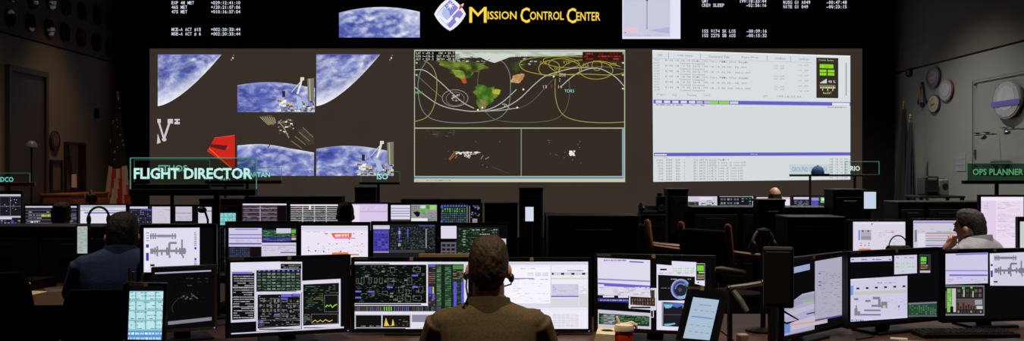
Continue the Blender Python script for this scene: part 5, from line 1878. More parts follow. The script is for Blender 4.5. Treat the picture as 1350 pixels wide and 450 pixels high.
# ------------------------------------------------------------------ people
def person(label, x, y, yaw, top, cloth, hair, lean=0.0, voxel=0.010, chin=False, bald=False, suit=False, name='person', garment='shirt', drop=0.0, fwd=0.0):
    t = thing(name, label, 'person', (x, y, 0), R(yaw))
    dz = top-1.236+drop
    def Lp(px_, py_, pz_):
        return Vector((px_, py_+lean*max(0, pz_-0.5), pz_+dz))
    hz = 1.118
    def Lh(px_, py_, pz_):
        return Lp(px_, py_+fwd, pz_-drop)
    def ringp(z_, a, b, yo=0.0, e=0.75, n=24):
        r_ = []
        for k in range(n):
            an = 2*math.pi*k/n
            ca, sa = math.cos(an), math.sin(an)
            r_.append(Lp(a*math.copysign(abs(ca)**e, ca), yo+b*math.copysign(abs(sa)**e, sa), z_))
        return r_
    prof = [(0.40, 0.165, 0.115), (0.50, 0.175, 0.125), (0.62, 0.178, 0.125), (0.74, 0.190, 0.128), (0.83, 0.198, 0.125), (0.885, 0.204, 0.114), (0.925, 0.200, 0.102), (0.952, 0.168, 0.092), (0.974, 0.110, 0.082), (0.992, 0.068, 0.066)]
    arms = {}
    for s_ in (-1, 1):
        S = Vector((s_*0.178, 0.0, 0.902))
        if chin and s_ == -1:
            arms[s_] = [S, Vector((-0.21, 0.14, 0.80)), Vector((-0.15, 0.27+fwd*0.5, 0.815-drop)), Vector((-0.055, 0.175+fwd, 0.955-drop))]
        else:
            arms[s_] = [S, Vector((s_*0.235, 0.05, 0.76)), Vector((s_*0.235, 0.17, 0.705+0.02)), Vector((s_*0.12, 0.31, 0.812-dz))]
    # body: one continuous skin mesh
    b = MB()
    b.ell(Lh(0, 0, hz+0.012), (0.074, 0.094, 0.104), 24, 16)
    b.ell(Lh(0, 0.028, hz-0.055), (0.056, 0.062, 0.062), 20, 12)
    b.ell(Lh(0, 0.018, hz-0.03), (0.066, 0.072, 0.07), 20, 12)
    b.tube([Lh(0, 0.085, hz+0.012), Lh(0, 0.100, hz-0.012), Lh(0, 0.108, hz-0.028)], [0.010, 0.014, 0.015], 10)
    b.ell(Lh(0, 0.088, hz-0.060), (0.022, 0.010, 0.010), 10, 8)
    b.ell(Lh(0, 0.080, hz-0.100), (0.022, 0.018, 0.016), 10, 8)
    for s_ in (-1, 1):
        b.ell(Lh(s_*0.080, -0.006, hz-0.016), (0.011, 0.021, 0.033), 12, 8, Matrix.Rotation(R(s_*14), 3, 'Z'))
        b.ell(Lh(s_*0.032, 0.083, hz+0.026), (0.022, 0.014, 0.008), 10, 6)
    b.tube([Lp(0, -0.014, 0.90), Lp(0, -0.014, 0.98).lerp(Lh(0, -0.014, 0.98), 0.5), Lh(0, -0.012, 1.06)], [0.070, 0.063, 0.062], 20)
    b.loft([ringp(z_, a*0.9, c_*0.88) for z_, a, c_ in prof[:-1]])
    for s_ in (-1, 1):
        A = arms[s_]
        b.tube([Lp(*A[0]), Lp(*A[1]), Lp(*A[2]), Lp(*A[3])], [0.044, 0.040, 0.036, 0.026], 12)
        W_ = Lp(*A[3])
        dirv = (W_-Lp(*A[2])).normalized()
        side = dirv.cross(Vector((0, 0, 1))).normalized()
        if chin and s_ == -1:
            side = Vector((0.8, -0.3, 0)).normalized()
        upv = side.cross(dirv).normalized()
        pal = W_+dirv*0.05
        rotm = Matrix((side, dirv, upv)).transposed()
        b.ell(pal, (0.040, 0.052, 0.016), 14, 8, rotm)
        for f_, (off_, ln) in enumerate(((-0.030, 0.062), (-0.010, 0.074), (0.010, 0.070), (0.030, 0.054))):
            p0 = pal+side*off_+dirv*0.035
            curl = -0.5 if not (chin and s_ == -1) else -1.3
            p1 = p0+dirv*ln*0.45+upv*0.004
            p2 = p1+(dirv+upv*curl).normalized()*ln*0.3
            p3 = p2+(dirv+upv*curl*2).normalized()*ln*0.25
            b.tube([p0, p1, p2, p3], [0.0095, 0.009, 0.0085, 0.007], 8)
        p0 = pal-side*s_*0.034-dirv*0.02
        b.tube([p0, p0-side*s_*0.022+dirv*0.028, p0-side*s_*0.020+dirv*0.056], [0.012, 0.0105, 0.008], 8)
        b.tube([Lp(s_*0.09, 0.02, 0.48), Lp(s_*0.12, 0.42, 0.50-dz*0.5), Lp(s_*0.12, 0.40, 0.10-dz)], [0.072, 0.052, 0.036], 12)
    body = b.build('body', M['skin'], t)
    remesh(body, voxel*0.72, 3)
    # garment
    g = MB()
    g.loft([ringp(z_, a, c_) for z_, a, c_ in prof])
    for s_ in (-1, 1):
        A = arms[s_]
        end = Lp(*A[2]).lerp(Lp(*A[3]), 0.92)
        k = 1.08 if suit else 1.0
        g.tube([Lp(*A[0]), Lp(*A[0]).lerp(Lp(*A[1]), 0.5), Lp(*A[1]), Lp(*A[2]), end], [0.066*k, 0.060*k, 0.055*k, 0.052*k, 0.040*k], 16)
        g.ell(Lp(s_*0.168, 0, 0.905), (0.058*k, 0.066*k, 0.052*k), 14, 10)
    go = g.build('jacket' if suit else garment, cloth, t)
    remesh(go, voxel*0.8, 5)
    # collar
    cb = MB()
    def collar(zb_, zt__, ro, ri, tilt):
        n = 28
        rings_ = []
        for k in range(n+1):
            an = 2*math.pi*k/n+math.pi/2
            ca, sa = math.cos(an), math.sin(an)
            zz = tilt*(-sa)
            rings_.append([Lp(ro*1.25*ca, ro*1.02*sa-0.008, zb_+zz*0.3), Lp(ro*ca, ro*0.95*sa-0.01, zt__+zz), Lp(ri*ca, ri*0.95*sa-0.01, zt__+zz), Lp(ri*1.05*ca, ri*sa-0.01, zb_+zz*0.3)])
        cb.loft(rings_[:-1]+[rings_[0]], cap=False)
    if suit:
        collar(0.932, 1.002, 0.083, 0.068, 0.016)
    else:
        collar(0.940, 0.998, 0.078, 0.064, 0.010)
    cb.build('collar', cloth, t, True)
    if suit:
        cb = MB()
        collar(0.972, 1.010, 0.067, 0.060, 0.014)
        cb.build('shirt_collar', M['shirt_white'], t, True)
    # trousers and shoes
    tr = MB()
    for s_ in (-1, 1):
        tr.tube([Lp(s_*0.085, -0.05, 0.49), Lp(s_*0.10, 0.12, 0.50), Lp(s_*0.125, 0.43, 0.515-dz*0.5), Lp(s_*0.125, 0.42, 0.11-dz)], [0.10, 0.092, 0.068, 0.055], 14)
    tr.loft([ringp(z_, a*1.04, c_*1.04) for z_, a, c_ in prof[:2]])
    tro = tr.build('trousers', M['trousers'], t)
    remesh(tro, 0.014, 4)
    for s_ in (-1, 1):
        sh = MB()
        sh.loft([[Vector((s_*0.125+wx*math.cos(2*math.pi*k/12), yy, 0.004+max(0, hh*(0.5+0.5*math.sin(2*math.pi*k/12))))) for k in range(12)] for yy, wx, hh in ((0.36, 0.03, 0.07), (0.40, 0.042, 0.10), (0.48, 0.044, 0.09), (0.56, 0.046, 0.06), (0.62, 0.036, 0.045), (0.645, 0.012, 0.03))])
        sh.build('shoe', M['black'], t, True)
    # face details
    for s_ in (-1, 1):
        e = MB().ell(Lh(s_*0.031, 0.080, hz+0.008), (0.013, 0.011, 0.010), 12, 8).build('eye', M['eye'], t, True)
        MB().ell(Lh(s_*0.031, 0.0895, hz+0.008), (0.0055, 0.003, 0.0055), 10, 6).build('iris', M['iris'], e, True)
    MB().ell(Lh(0, 0.095, hz-0.060), (0.021, 0.006, 0.007), 12, 6).build('lips', M['lip'], t, True)
    # hair
    rr = random.Random(int(abs(x)*1000))
    hb = MB()
    nu, nv = 96, 64
    rings_ = []
    def hairline(az):
        tab = ((0, 0.62), (38, 0.58), (62, 0.30), (78, -0.18), (98, -0.22), (112, -0.10), (128, -0.62), (145, -0.86), (180, -0.90))
        for (a0_, l0), (a1_, l1) in zip(tab[:-1], tab[1:]):
            if az <= a1_:
                return l0+(l1-l0)*(az-a0_)/(a1_-a0_)
        return -0.9
    for j in range(1, nv):
        th = math.pi*j/nv
        ring = []
        for k in range(nu):
            ph = 2*math.pi*k/nu
            d_ = Vector((math.sin(th)*math.cos(ph), math.sin(th)*math.sin(ph), math.cos(th)))
            az = math.degrees(math.atan2(abs(d_.x), d_.y))
            lim = hairline(az)
            if bald:
                lim = 2.0 if az < 95 or d_.z > 0.2 else max(lim, -0.6)
            cover = max(0.0, min(1.0, (d_.z-lim)/0.10))
            sq = (abs(d_.x)**2.9+abs(d_.y)**2.9+abs(d_.z)**2.9)**(-1/2.9)
            thick = 0.90+cover*((0.145 if not bald else 0.115)+0.045*max(0, d_.z))
            thick += cover*(0.026+0.03*max(0, d_.z))*(noise.noise(Vector((d_.x*9, d_.y*6, d_.z*5)))+0.8*noise.noise(Vector((d_.x*34, d_.y*16, d_.z*20))))
            sqq = 1+(sq-1)*0.72*cover
            hx, hy = 0.074*d_.x*thick*sqq, 0.094*d_.y*thick*sqq-0.003
            zz = hz+0.012+0.106*d_.z*thick*sqq
            if cover > 0.3 and d_.z < 0 and az > 105:
                # the nape follows the neck
                rh = math.hypot(hx, hy+0.012)
                need = 0.0665*cover
                if rh < need and rh > 1e-5:
                    hx, hy = hx*need/rh, (hy+0.012)*need/rh-0.012
            ring.append(Lh(hx, hy, zz))
        rings_.append(ring)
    hb.loft(rings_)
    hb.build('hair', hair, t, 'all')
    return t

man = person('person in a brown suit jacket seen from behind, short brown hair', X(644, 3.85), 3.85, 0, Z(314, 3.85), M['jacket'], M['hair_brown'], 0.02, 0.008, suit=True)
def on_head(o, px_, py_, pz_):
    return Vector((px_, py_, pz_))
es = thing('headset', 'thin one-ear headset with cord worn by the suited person', 'headset', (X(644, 3.85), 3.85, 1.1))
MB().ell((0.089, 0.0, -0.02), (0.012, 0.018, 0.018), 10, 8).build('earpiece', M['black'], es, True)
MB().tube([(0.090, 0.0, -0.03), (0.088, 0.05, -0.05), (0.06, 0.105, -0.065)], 0.003, 6).build('microphone_boom', M['black'], es)
MB().tube([(-0.083, -0.01, -0.01), (-0.086, -0.03, -0.05), (-0.078, -0.05, -0.09), (-0.09, -0.06, -0.12), (-0.12, -0.02, -0.15)], 0.0035, 6).build('cord', M['black'], es)
MB().ell((-0.088, 0.0, -0.012), (0.010, 0.016, 0.018), 10, 8).build('ear_clip', M['metal'], es, True)
chair('low-backed black office chair under the suited person', X(644, 3.85), 3.86, 0, seat=0.41, back=0.70)

person('person in a blue shirt seated at the dark console, head of dark hair', X(157, 5.0), 5.0, 12, Z(283, 5.0), M['shirt_blue'], M['hair_dark'], 0.10, 0.010, drop=0.075, fwd=0.05)
chair('black office chair under the blue-shirted person', X(157, 5.0), 4.98, 12, seat=0.43, back=0.93)
person('person in a light grey shirt with hand at chin, facing white monitors', X(1297, 6.5), 6.45, 38, Z(278, 6.5), M['shirt_grey'], M['hair_grey'], 0.12, 0.010, chin=True, drop=0.075, fwd=0.05)
chair('black office chair under the grey-shirted person', X(1297, 6.5), 6.42, 38, seat=0.42, back=0.82)
person('dark-haired person silhouetted before the pink-lavender monitor', X(455, 9.3), 9.3, 0, Z(268, 9.3), M['shirt_dark'], M['hair_dark'], 0.03, 0.014)
chair('black office chair under the person before the pink-lavender monitor', X(455, 9.3), 9.28, 0, seat=0.40, back=0.80)
person('dark-haired person silhouetted before the yellow-green text monitor', X(80, 8.9), 8.9, 0, Z(268.5, 8.9), M['shirt_dark'], M['hair_dark'], 0.03, 0.014)
chair('black office chair under the person before the yellow-green text monitor', X(80, 8.9), 8.88, 0, seat=0.40, back=0.80)
person('bald person seated beyond the black console backs, below command log', X(1022, 12.3), 12.3, 0, Z(247, 12.3), M['shirt_dark'], M['hair_dark'], 0.03, 0.014, bald=True)
chair('black office chair under the bald person', X(1022, 12.3), 12.28, 0, seat=0.45, back=0.85)
chair('empty high-backed black office chair beside the paper-strewn desk', -2.42, 4.55, 20, back=1.05)
def wood_chair(label, x, y, yaw):
    t = thing('wooden_chair', label, 'chair', (x, y, 0), R(yaw), 'wooden-armed chairs')
    MB().rbox((0, 0.02, 0.44), (0.50, 0.48, 0.09), 0.03, 3).build('seat', M['fabric_black'], t, True)
    MB().rbox((0, -0.235, 0.80), (0.44, 0.06, 0.44), 0.025, 3, Matrix.Rotation(R(8), 3, 'X')).build('backrest', M['fabric_black'], t, True)
    for s_ in (-1, 1):
        MB().tube([(s_*0.25, -0.20, 0.0), (s_*0.25, -0.21, 0.45), (s_*0.25, -0.235, 0.80), (s_*0.25, -0.27, 1.05), (s_*0.25, -0.275, 1.07)], [0.018, 0.022, 0.030, 0.030, 0.016], 10).build('back_post', M['armwood'], t, True)
        MB().tube([(s_*0.26, -0.22, 0.84), (s_*0.27, -0.02, 0.81), (s_*0.27, 0.18, 0.79), (s_*0.27, 0.24, 0.775)], [0.022, 0.026, 0.028, 0.018], 10, 0.8).build('armrest', M['armwood'], t, True)
        MB().tube([(s_*0.26, 0.20, 0.0), (s_*0.265, 0.20, 0.45), (s_*0.27, 0.19, 0.78)], [0.018, 0.022, 0.020], 10).build('front_leg', M['armwood'], t, True)
    MB().box((0, 0.20, 0.40), (0.50, 0.022, 0.05)).build('front_rail', M['armwood'], t)
    MB().tube([(-0.25, -0.21, 0.38), (0.25, -0.21, 0.38)], 0.014, 8).build('back_rail', M['armwood'], t)
    return t
wood_chair('empty wooden-framed chair with black seat beside the wide console back', X(846, 8.85)+0.26, 8.9, -84)
wood_chair('empty wooden-framed chair turned away below the row of console backs', X(958, 8.2), 8.25, -52)

# ------------------------------------------------------------------ small things on the desks
def obj(name, label, cat, loc, rotz=0, group=None):
    return thing(name, label, cat, loc, R(rotz), group)

cu = obj('travel_mug', 'red travel mug with a white lid beside the dial monitor', 'mug', (X(823, 4.02), 4.02, DESK))
MB().lathe([(0.030, 0.0), (0.033, 0.01), (0.037, 0.082), (0.036, 0.086)], 20).build('body', M['red'], cu, True)
MB().lathe([(0.040, 0.083), (0.041, 0.092), (0.038, 0.106), (0.030, 0.110), (0.001, 0.110)], 20).build('lid', M['white_plastic'], cu, True)
MB().tube([(0.0, 0, 0.105), (0.03, 0, 0.113), (0.048, 0, 0.102), (0.05, 0, 0.09)], [0.008, 0.009, 0.008, 0.005], 8).build('spout', M['white_plastic'], cu, True)
MB().tube([(-0.02, 0, 0.108), (-0.026, 0.0, 0.125), (-0.03, 0.01, 0.14)], [0.006, 0.006, 0.004], 8).build('straw', M['white_plastic'], cu, True)
bx_ = obj('tissue_box', 'small cream box beside the red travel mug', 'box', (X(798, 4.0), 4.03, DESK), -10)
MB().add([(-0.05, -0.05, 0), (0.045, -0.05, 0), (0.045, 0.05, 0), (-0.05, 0.05, 0), (-0.03, -0.05, 0.075), (0.045, -0.05, 0.072), (0.045, 0.05, 0.085), (-0.03, 0.05, 0.088)], [(0, 3, 2, 1), (4, 5, 6, 7), (0, 1, 5, 4), (1, 2, 6, 5), (2, 3, 7, 6), (3, 0, 4, 7)]).build('carton', M['white_plastic'], bx_)
MB().ell((0.01, 0.0, 0.080), (0.026, 0.012, 0.006), 12, 6).build('opening', M['black'], bx_)

ad = obj('power_adapter', 'white plug adapter with a cord on brown desk', 'adapter', (X(979, 4.1), 4.1, DESK), 12)
MB().rbox((0, 0, 0.028), (0.045, 0.035, 0.055), 0.006).build('body', M['white_plastic'], ad)
MB().tube([(0.02, 0, 0.012), (0.06, -0.01, 0.006), (0.12, 0.01, 0.006), (0.17, -0.04, 0.006), (0.20, -0.05, 0.006)], 0.004, 6).build('cord', M['grey'], ad, True)

# dark keypad box on a post
kx, ky = X(1026, 3.82), 3.82
kb = obj('keypad_box', 'black keypad box on a post beside the sharply turned monitor', 'keypad', (kx, ky, DESK), -14)
z0, z1 = Z(405, 3.82)-DESK, Z(326, 3.82)-DESK
MB().rbox((0, 0.0, (z0+z1)/2), (0.115, 0.075, z1-z0), 0.008).build('housing', M['black'], kb)
MB().rbox((0, -0.038, (z0+z1)/2), (0.095, 0.006, z1-z0-0.03), 0.003).build('face', M['black_matte'], kb)
MB().tube([(0.01, 0.01, 0), (0.01, 0.01, z0)], 0.014, 10).build('post', M['black'], kb)
MB().rbox((0.01, 0.01, 0.006), (0.14, 0.12, 0.012), 0.005).build('foot', M['black'], kb)
MB().tube([(0.02, -0.01, z0-0.015), (0.075, -0.02, z0-0.045), (0.03, -0.02, z0-0.06), (0.02, -0.01, z0-0.055)], 0.004, 6).build('bracket', M['black'], kb)

# articulated arm carrying the tilted keypad
aa = obj('articulated_arm', 'jointed metal arm with a dark lamp head beside the tilted keypad', 'arm', (X(962, 4.05), 4.05, DESK))
o3 = Vector((X(962, 4.05), 4.05, DESK))
def A3(px, py, d=4.05):
    return P(px, py, d)-o3
MB().tube([(0, 0, 0), A3(962, 384)], 0.011, 10).build('post', M['black'], aa)
MB().lathe([(0.05, 0), (0.05, 0.01), (0.015, 0.02)], 16).build('foot', M['black'], aa)
MB().tube([A3(943, 355), A3(950, 356), A3(979, 361), A3(983, 362)], [0.010, 0.017, 0.016, 0.012], 12).build('lamp_head', M['black'], aa, True)
MB().tube([A3(963, 379, 4.03), A3(985, 377, 4.03), A3(1007, 373, 4.03)], [0.008, 0.011, 0.010], 10).build('upper_arm', M['silver'], aa)
MB().tube([A3(967, 384, 4.02), A3(976, 396, 4.0), A3(985, 411, 3.98)], [0.010, 0.012, 0.010], 10).build('lower_arm', M['silver'], aa)
MB().ell(A3(961, 381), (0.016, 0.02, 0.016), 12, 8).build('joint', M['metal'], aa, True)
MB().ell(A3(1006, 373, 4.03), (0.013, 0.015, 0.014), 12, 8).build('joint', M['brass'], aa, True)
MB().tube([A3(962, 372), A3(955, 362), A3(948, 357)], 0.006, 8).build('link', M['black'], aa)

# headsets
def headset(label, loc, s=1.0, rotz=0, tilt=0):
    t = obj('headset', label, 'headset', loc, rotz)
    n = 14
    MB().tube([(0.075*math.cos(math.pi*k/n)*s, 0, 0.085*math.sin(math.pi*k/n)*s+0.06*s) for k in range(n+1)], 0.009*s, 8).build('headband', M['grey'], t, True)
    for q in (-1, 1):
        MB().ell((q*0.072*s, 0, 0.045*s), (0.018*s, 0.035*s, 0.042*s), 14, 10).build('ear_cup', M['black'], t, True)
    MB().tube([(0.075*s, 0, 0.02*s), (0.07*s, -0.06*s, 0.0), (0.04*s, -0.09*s, 0.01)], 0.003*s, 6).build('microphone_boom', M['black'], t)
    return t
hs = obj('headset_stand', 'dark headset stand behind the keypad box', 'stand', (X(1006, 4.5), 4.5, DESK))
MB().tube([(0, 0, 0), (0, 0, Z(308, 4.5)-DESK)], 0.012, 10).build('post', M['black'], hs)
MB().lathe([(0.08, 0), (0.08, 0.01), (0.02, 0.02)], 16).build('foot', M['black'], hs)
MB().rbox((0, 0, Z(305, 4.5)-DESK), (0.06, 0.05, 0.02), 0.008).build('rest', M['black'], hs)
headset('grey-banded headset hanging on the dark stand behind the keypad box', (X(1006, 4.5), 4.5, Z(306, 4.5)-0.105), 0.8, 25)
headset('wire headset standing on the black cabinet beside the blue-shirted person', (X(126, 6.55), 6.6, Z(298.5, 6.5)), 0.85, 20)

# keyboard
kbx = obj('keyboard', 'black computer keyboard in front of the station diagram monitor', 'keyboard', (X(1272, 4.38), 4.38, DESK), 2)
MB().rbox((0, 0, 0.011), (0.43, 0.14, 0.018), 0.005).build('case', M['black'], kbx)
kmesh = None
for r_ in range(5):
    for c_ in range(14):
        if kmesh is None:
            k0 = MB().rbox((0, 0, 0), (0.023, 0.019, 0.008), 0.003, 1).build('key', M['bezel'], kbx)
            kmesh = k0.data
            ko = k0
        else:
            ko = bpy.data.objects.new('key', kmesh)
            COL.objects.link(ko)
            ko.parent = kbx
        ko.location = (-0.19+c_*0.0285, -0.05+r_*0.0245, 0.022)

# papers and pens
def sheet(label, x, y, z, w, h, rot, m='paper', name='paper_sheet', group=None):
    o = MB().slab([(-w/2, -h/2), (w/2, -h/2), (w/2, h/2), (-w/2, h/2)], 0, 0.002).build(name, M[m])
    o.location = (x, y, z)
    o.rotation_euler = (0, 0, R(rot))
    return tag(o, label, 'paper', group)
sheet('bright cream paper sheet on the brown desk beside the letter tray', X(24, 5.85), 5.85, DESK, 0.21, 0.30, -8)
sheet('grey folder lying on the brown desk behind the computer mouse', X(86, 6.1), 6.1, DESK, 0.22, 0.30, 30, 'grey', 'folder')
sheet('small cream note on the desk under the sharply turned monitor', X(1057, 4.02), 4.02, DESK, 0.10, 0.08, 15)
sheet('cream note on the desk before the lavender timeline monitor', X(1185, 4.3), 4.3, DESK, 0.07, 0.05, -20)
sheet('tan card on desk between the keyboard and the timeline monitor', X(1160, 4.22), 4.22, DESK, 0.05, 0.03, 10, 'tan', 'card')
sheet('grey notepad beside the black keyboard', X(1330, 4.25), 4.25, DESK, 0.15, 0.1, 12, 'grey', 'notepad')
def pen(label, x, y, z, rot, m):
    t = obj('pen', label, 'pen', (x, y, z+0.005), rot)
    MB().tube([(-0.06, 0, 0), (0.055, 0, 0)], 0.0045, 8).build('barrel', M[m], t)
    MB().tube([(0.055, 0, 0), (0.07, 0, 0)], [0.0045, 0.001], 8).build('tip', M['metal'], t)
    MB().box((-0.045, 0, 0.005), (0.03, 0.002, 0.002)).build('clip', M['brass'], t)
pen('brown pen on the desk before the lavender timeline monitor', X(1140, 4.3), 4.3, DESK, 35, 'wood')
pen('white pen on desk beside the cream note and timeline monitor', X(1205, 4.2), 4.2, DESK, -15, 'white_plastic')

lt_ = obj('letter_tray', 'black wire letter tray with papers on the brown desk', 'tray', (X(30, 6.18), 6.18, DESK), -12)
MB().rbox((0, 0, 0.008), (0.30, 0.24, 0.016), 0.004).build('base', M['black'], lt_)
for q in (-1, 1):
    MB().box((q*0.15, 0, 0.03), (0.006, 0.24, 0.06)).build('side', M['metal'], lt_)
MB().box((0, 0.12, 0.03), (0.30, 0.006, 0.06)).build('back', M['metal'], lt_)
MB().box((0, -0.01, 0.02), (0.21, 0.2, 0.008)).build('papers', M['paper'], lt_)
ms = obj('computer_mouse', 'black computer mouse at the edge of the brown desk', 'mouse', (X(107, 5.72), 5.72, DESK), 10)
MB().lathe([(0.03, 0), (0.034, 0.006), (0.03, 0.022), (0.015, 0.032), (0.001, 0.034)], 16).build('body', M['black'], ms, True)
MB().tube([(0, -0.008, 0.036), (0, 0.012, 0.036)], 0.004, 8).build('wheel', M['silver'], ms)
MB().tube([(0, 0.034, 0.008), (0.02, 0.09, 0.004), (0.0, 0.16, 0.004)], 0.003, 6).build('cord', M['black'], ms)

# pens in a cup behind the cyan keypad
pc = obj('pen_cup', 'black pen cup with pale pens behind the cyan keypad panel', 'cup', (X(176, 4.3), 4.3, DESK))
ph = Z(362, 4.3)-DESK
MB().lathe([(0.035, 0), (0.04, 0.0), (0.042, ph-0.04), (0.036, ph-0.04), (0.034, 0.01)], 16).build('cup', M['black'], pc)
for i, (a, b_) in enumerate(((-0.02, 0.02), (0.005, -0.015), (0.022, 0.015))):
    MB().tube([(a*0.3, b_*0.3, 0.03), (a*1.5, b_*1.5, ph+0.025-0.012*i)], 0.006, 8).build('pen', M['tan'], pc)

# button strip at the end of the middle row
bs = obj('button_strip', 'upright strip of grey square buttons beside the lavender log monitor', 'keypad', (X(291.5, 7.2), 7.2, DESK))
za, zb_ = Z(352, 7.2)-DESK, Z(300, 7.2)-DESK
MB().rbox((0, 0.01, (zb_+0.0)/2), (0.05, 0.04, zb_), 0.006).build('housing', M['black'], bs)
for k in range(8):
    MB().rbox((0, -0.012, 0.03+(zb_-0.05)*k/7.0), (0.034, 0.008, 0.024), 0.003).build('button', M['button'] if 'button' in M else M['silver'], bs)

# brown handbag
hb_ = obj('handbag', 'brown leather handbag with a looped handle before white monitor', 'handbag', (X(1184, 7.35), 7.35, DESK))
rings = []
for u, w_, dd in ((0.0, 0.095, 0.045), (0.02, 0.102, 0.052), (0.10, 0.100, 0.05), (0.16, 0.088, 0.035), (0.175, 0.080, 0.022)):
    rings.append([(w_*math.copysign(abs(math.cos(2*math.pi*k/20))**0.5, math.cos(2*math.pi*k/20)), dd*math.copysign(abs(math.sin(2*math.pi*k/20))**0.7, math.sin(2*math.pi*k/20)), u) for k in range(20)])
MB().loft(rings).build('body', M['leather'], hb_, True)
MB().tube([(0.068*math.cos(math.pi*k/12), 0.0, 0.165+0.085*math.sin(math.pi*k/12)) for k in range(13)], 0.005, 8).build('handle', M['leather'], hb_, True)
MB().rbox((0, -0.045, 0.14), (0.03, 0.012, 0.03), 0.004).build('clasp', M['brass'], hb_)

# cable silhouette crossing the pale-window monitor, built as a standing gooseneck, not a lamp
cb_ = obj('bent_cable', 'black bent cable crossing the pale-window monitor', 'lamp', (X(274, 10.4), 10.4, 0.0))
MB().tube([(0, 0, 0.0), (0, 0, 0.8), (0.0, 0, Z(290, 10.4)), (-0.03, 0, Z(279, 10.4)), (-0.07, 0, Z(276, 10.4))], 0.012, 8).build('neck', M['black'], cb_)
MB().ell((-0.06, 0, Z(277, 10.4)), (0.05, 0.04, 0.035), 12, 8).build('head', M['black'], cb_, True)
MB().lathe([(0.12, 0), (0.12, 0.02), (0.02, 0.03)], 16).build('foot', M['black'], cb_)

# ------------------------------------------------------------------ left wall
M['plaque'] = mat('plaque_dark', (30, 24, 22), 0.05, var=0.5, scale=18, spec=1.0, rgb2=(70, 44, 38))
M['plaque_rim'] = mat('plaque_rim', (40, 30, 24), 0.35, var=0.2, scale=20)
def on_left(px):
    return wall_d(px, XL)
def on_right(px):
    return wall_d(px, XR)
def plaque(label, side, px, py, ry, faces, group=None, rim='plaque_rim', name='mission_plaque', rad=None):
    xw = XL if side == 'l' else XR
    d = wall_d(px, xw)
    r_ = ry*d/F
    t = thing(name, label, 'plaque', (xw, d, Z(py, d)), R(90) if side == 'l' else R(-90), group)
    n = 28
    sx = 1.0 if side == 'l' else 1.45
    MB().prism([(sx*r_*math.cos(2*math.pi*k/n), r_*math.sin(2*math.pi*k/n)) for k in range(n)], -0.03, 0.0).build('backing', M[rim], t)
    MB().prism([(sx*r_*0.9*math.cos(2*math.pi*k/n), r_*0.9*math.sin(2*math.pi*k/n)) for k in range(n)], -0.036, -0.028).build('disc', M[faces[0]], t)
    if len(faces) > 1:
        MB().prism([(sx*r_*0.62*math.cos(2*math.pi*k/n), r_*0.62*math.sin(2*math.pi*k/n)+r_*0.05) for k in range(n)], -0.039, -0.034).build('emblem', M[faces[1]], t)
    if len(faces) > 2:
        MB().prism([(-r_*0.5, -r_*0.25), (r_*0.5, -r_*0.1), (r_*0.5, r_*0.08), (-r_*0.5, -r_*0.05)], -0.042, -0.036).build('band', M[faces[2]], t)
    return t
M['emb_red'] = mat('emblem_red', (96, 40, 34), 0.2, var=0.3, scale=12)
M['emb_blue'] = mat('emblem_blue', (40, 46, 84), 0.2, var=0.3, scale=12)
M['emb_pale'] = mat('emblem_pale', (118, 118, 120), 0.25, var=0.25, scale=12)
M['emb_grey'] = mat('emblem_grey', (96, 90, 92), 0.25, var=0.4, scale=14, rgb2=(120, 84, 80))
M['emb_yellow'] = mat('emblem_yellow', (150, 130, 60), 0.3, var=0.3, scale=12)
M['emb_white'] = mat('emblem_white', (140, 140, 140), 0.3, var=0.1, scale=12)
gp = 'round mission plaques on the upper tan wall'
for px_, py_ in ((12, 24), (39, 30), (64, 37), (85, 43), (106, 50), (126, 56), (144, 62)):
    plaque('round dark mission plaque in the lower row on the upper wall', 'l', px_, py_, 12.5, ('plaque', 'emb_red' if px_ in (106, 144) else 'plaque'), gp)
for px_, py_ in ((14, -9), (42, 1), (66, 2), (86, 9), (107, 15), (127, 21), (145, 28)):
    plaque('round dark mission plaque in the higher row on the upper wall', 'l', px_, py_, 12.5, ('plaque', 'plaque'), gp)
plaque('round dark plaque above the framed pictures on tan wall', 'l', 71, 186, 13.5, ('plaque', 'emb_grey'), None)

def picture(label, side, px0, px1, py0, py1, inner):
    xw = XL if side == 'l' else XR
    da, db = wall_d(px0, xw), wall_d(px1, xw)
    dm_ = (da+db)/2
    h = (py1-py0)*dm_/F
    w = abs(db-da)
    t = thing('picture_frame', label, 'picture', (xw, dm_, Z(py1, dm_)), R(90) if side == 'l' else R(-90))
    f_ = 0.035
    fm = MB()
    for cx, cz, sx, sz in ((0, h-f_/2, w, f_), (0, f_/2, w, f_), (-w/2+f_/2, h/2, f_, h-2*f_), (w/2-f_/2, h/2, f_, h-2*f_)):
        fm.box((cx, -0.02, cz), (sx, 0.04, sz))
    fm.build('frame', M['trim'], t)
    MB().box((0, -0.008, h/2), (w-2*f_, 0.016, h-2*f_)).build('mat_board', M[inner], t)
    return t, w, h
picture('narrow dark-framed picture beside a taller frame on tan wall', 'l', 65, 80, 211, 254, 'wall_left_up')
pf, pw, ph_ = picture('taller black-framed picture with a pale inset sheet', 'l', 84, 110.5, 188, 253, 'plaque')
MB().box((-0.04, -0.02, ph_*0.22), (0.16, 0.008, ph_*0.27)).build('inset_sheet', M['paper'], pf)
sc_ = obj('wall_sconce', 'small dark wall fixture on tan wall above the camera', 'fixture', (XL, on_left(126), Z(150, on_left(126))), 90)
MB().rbox((0, -0.03, 0), (0.08, 0.06, 0.16), 0.01).build('housing', M['trim'], sc_)
MB().rbox((0, -0.065, 0.02), (0.05, 0.02, 0.08), 0.005).build('cover', M['grey'], sc_)

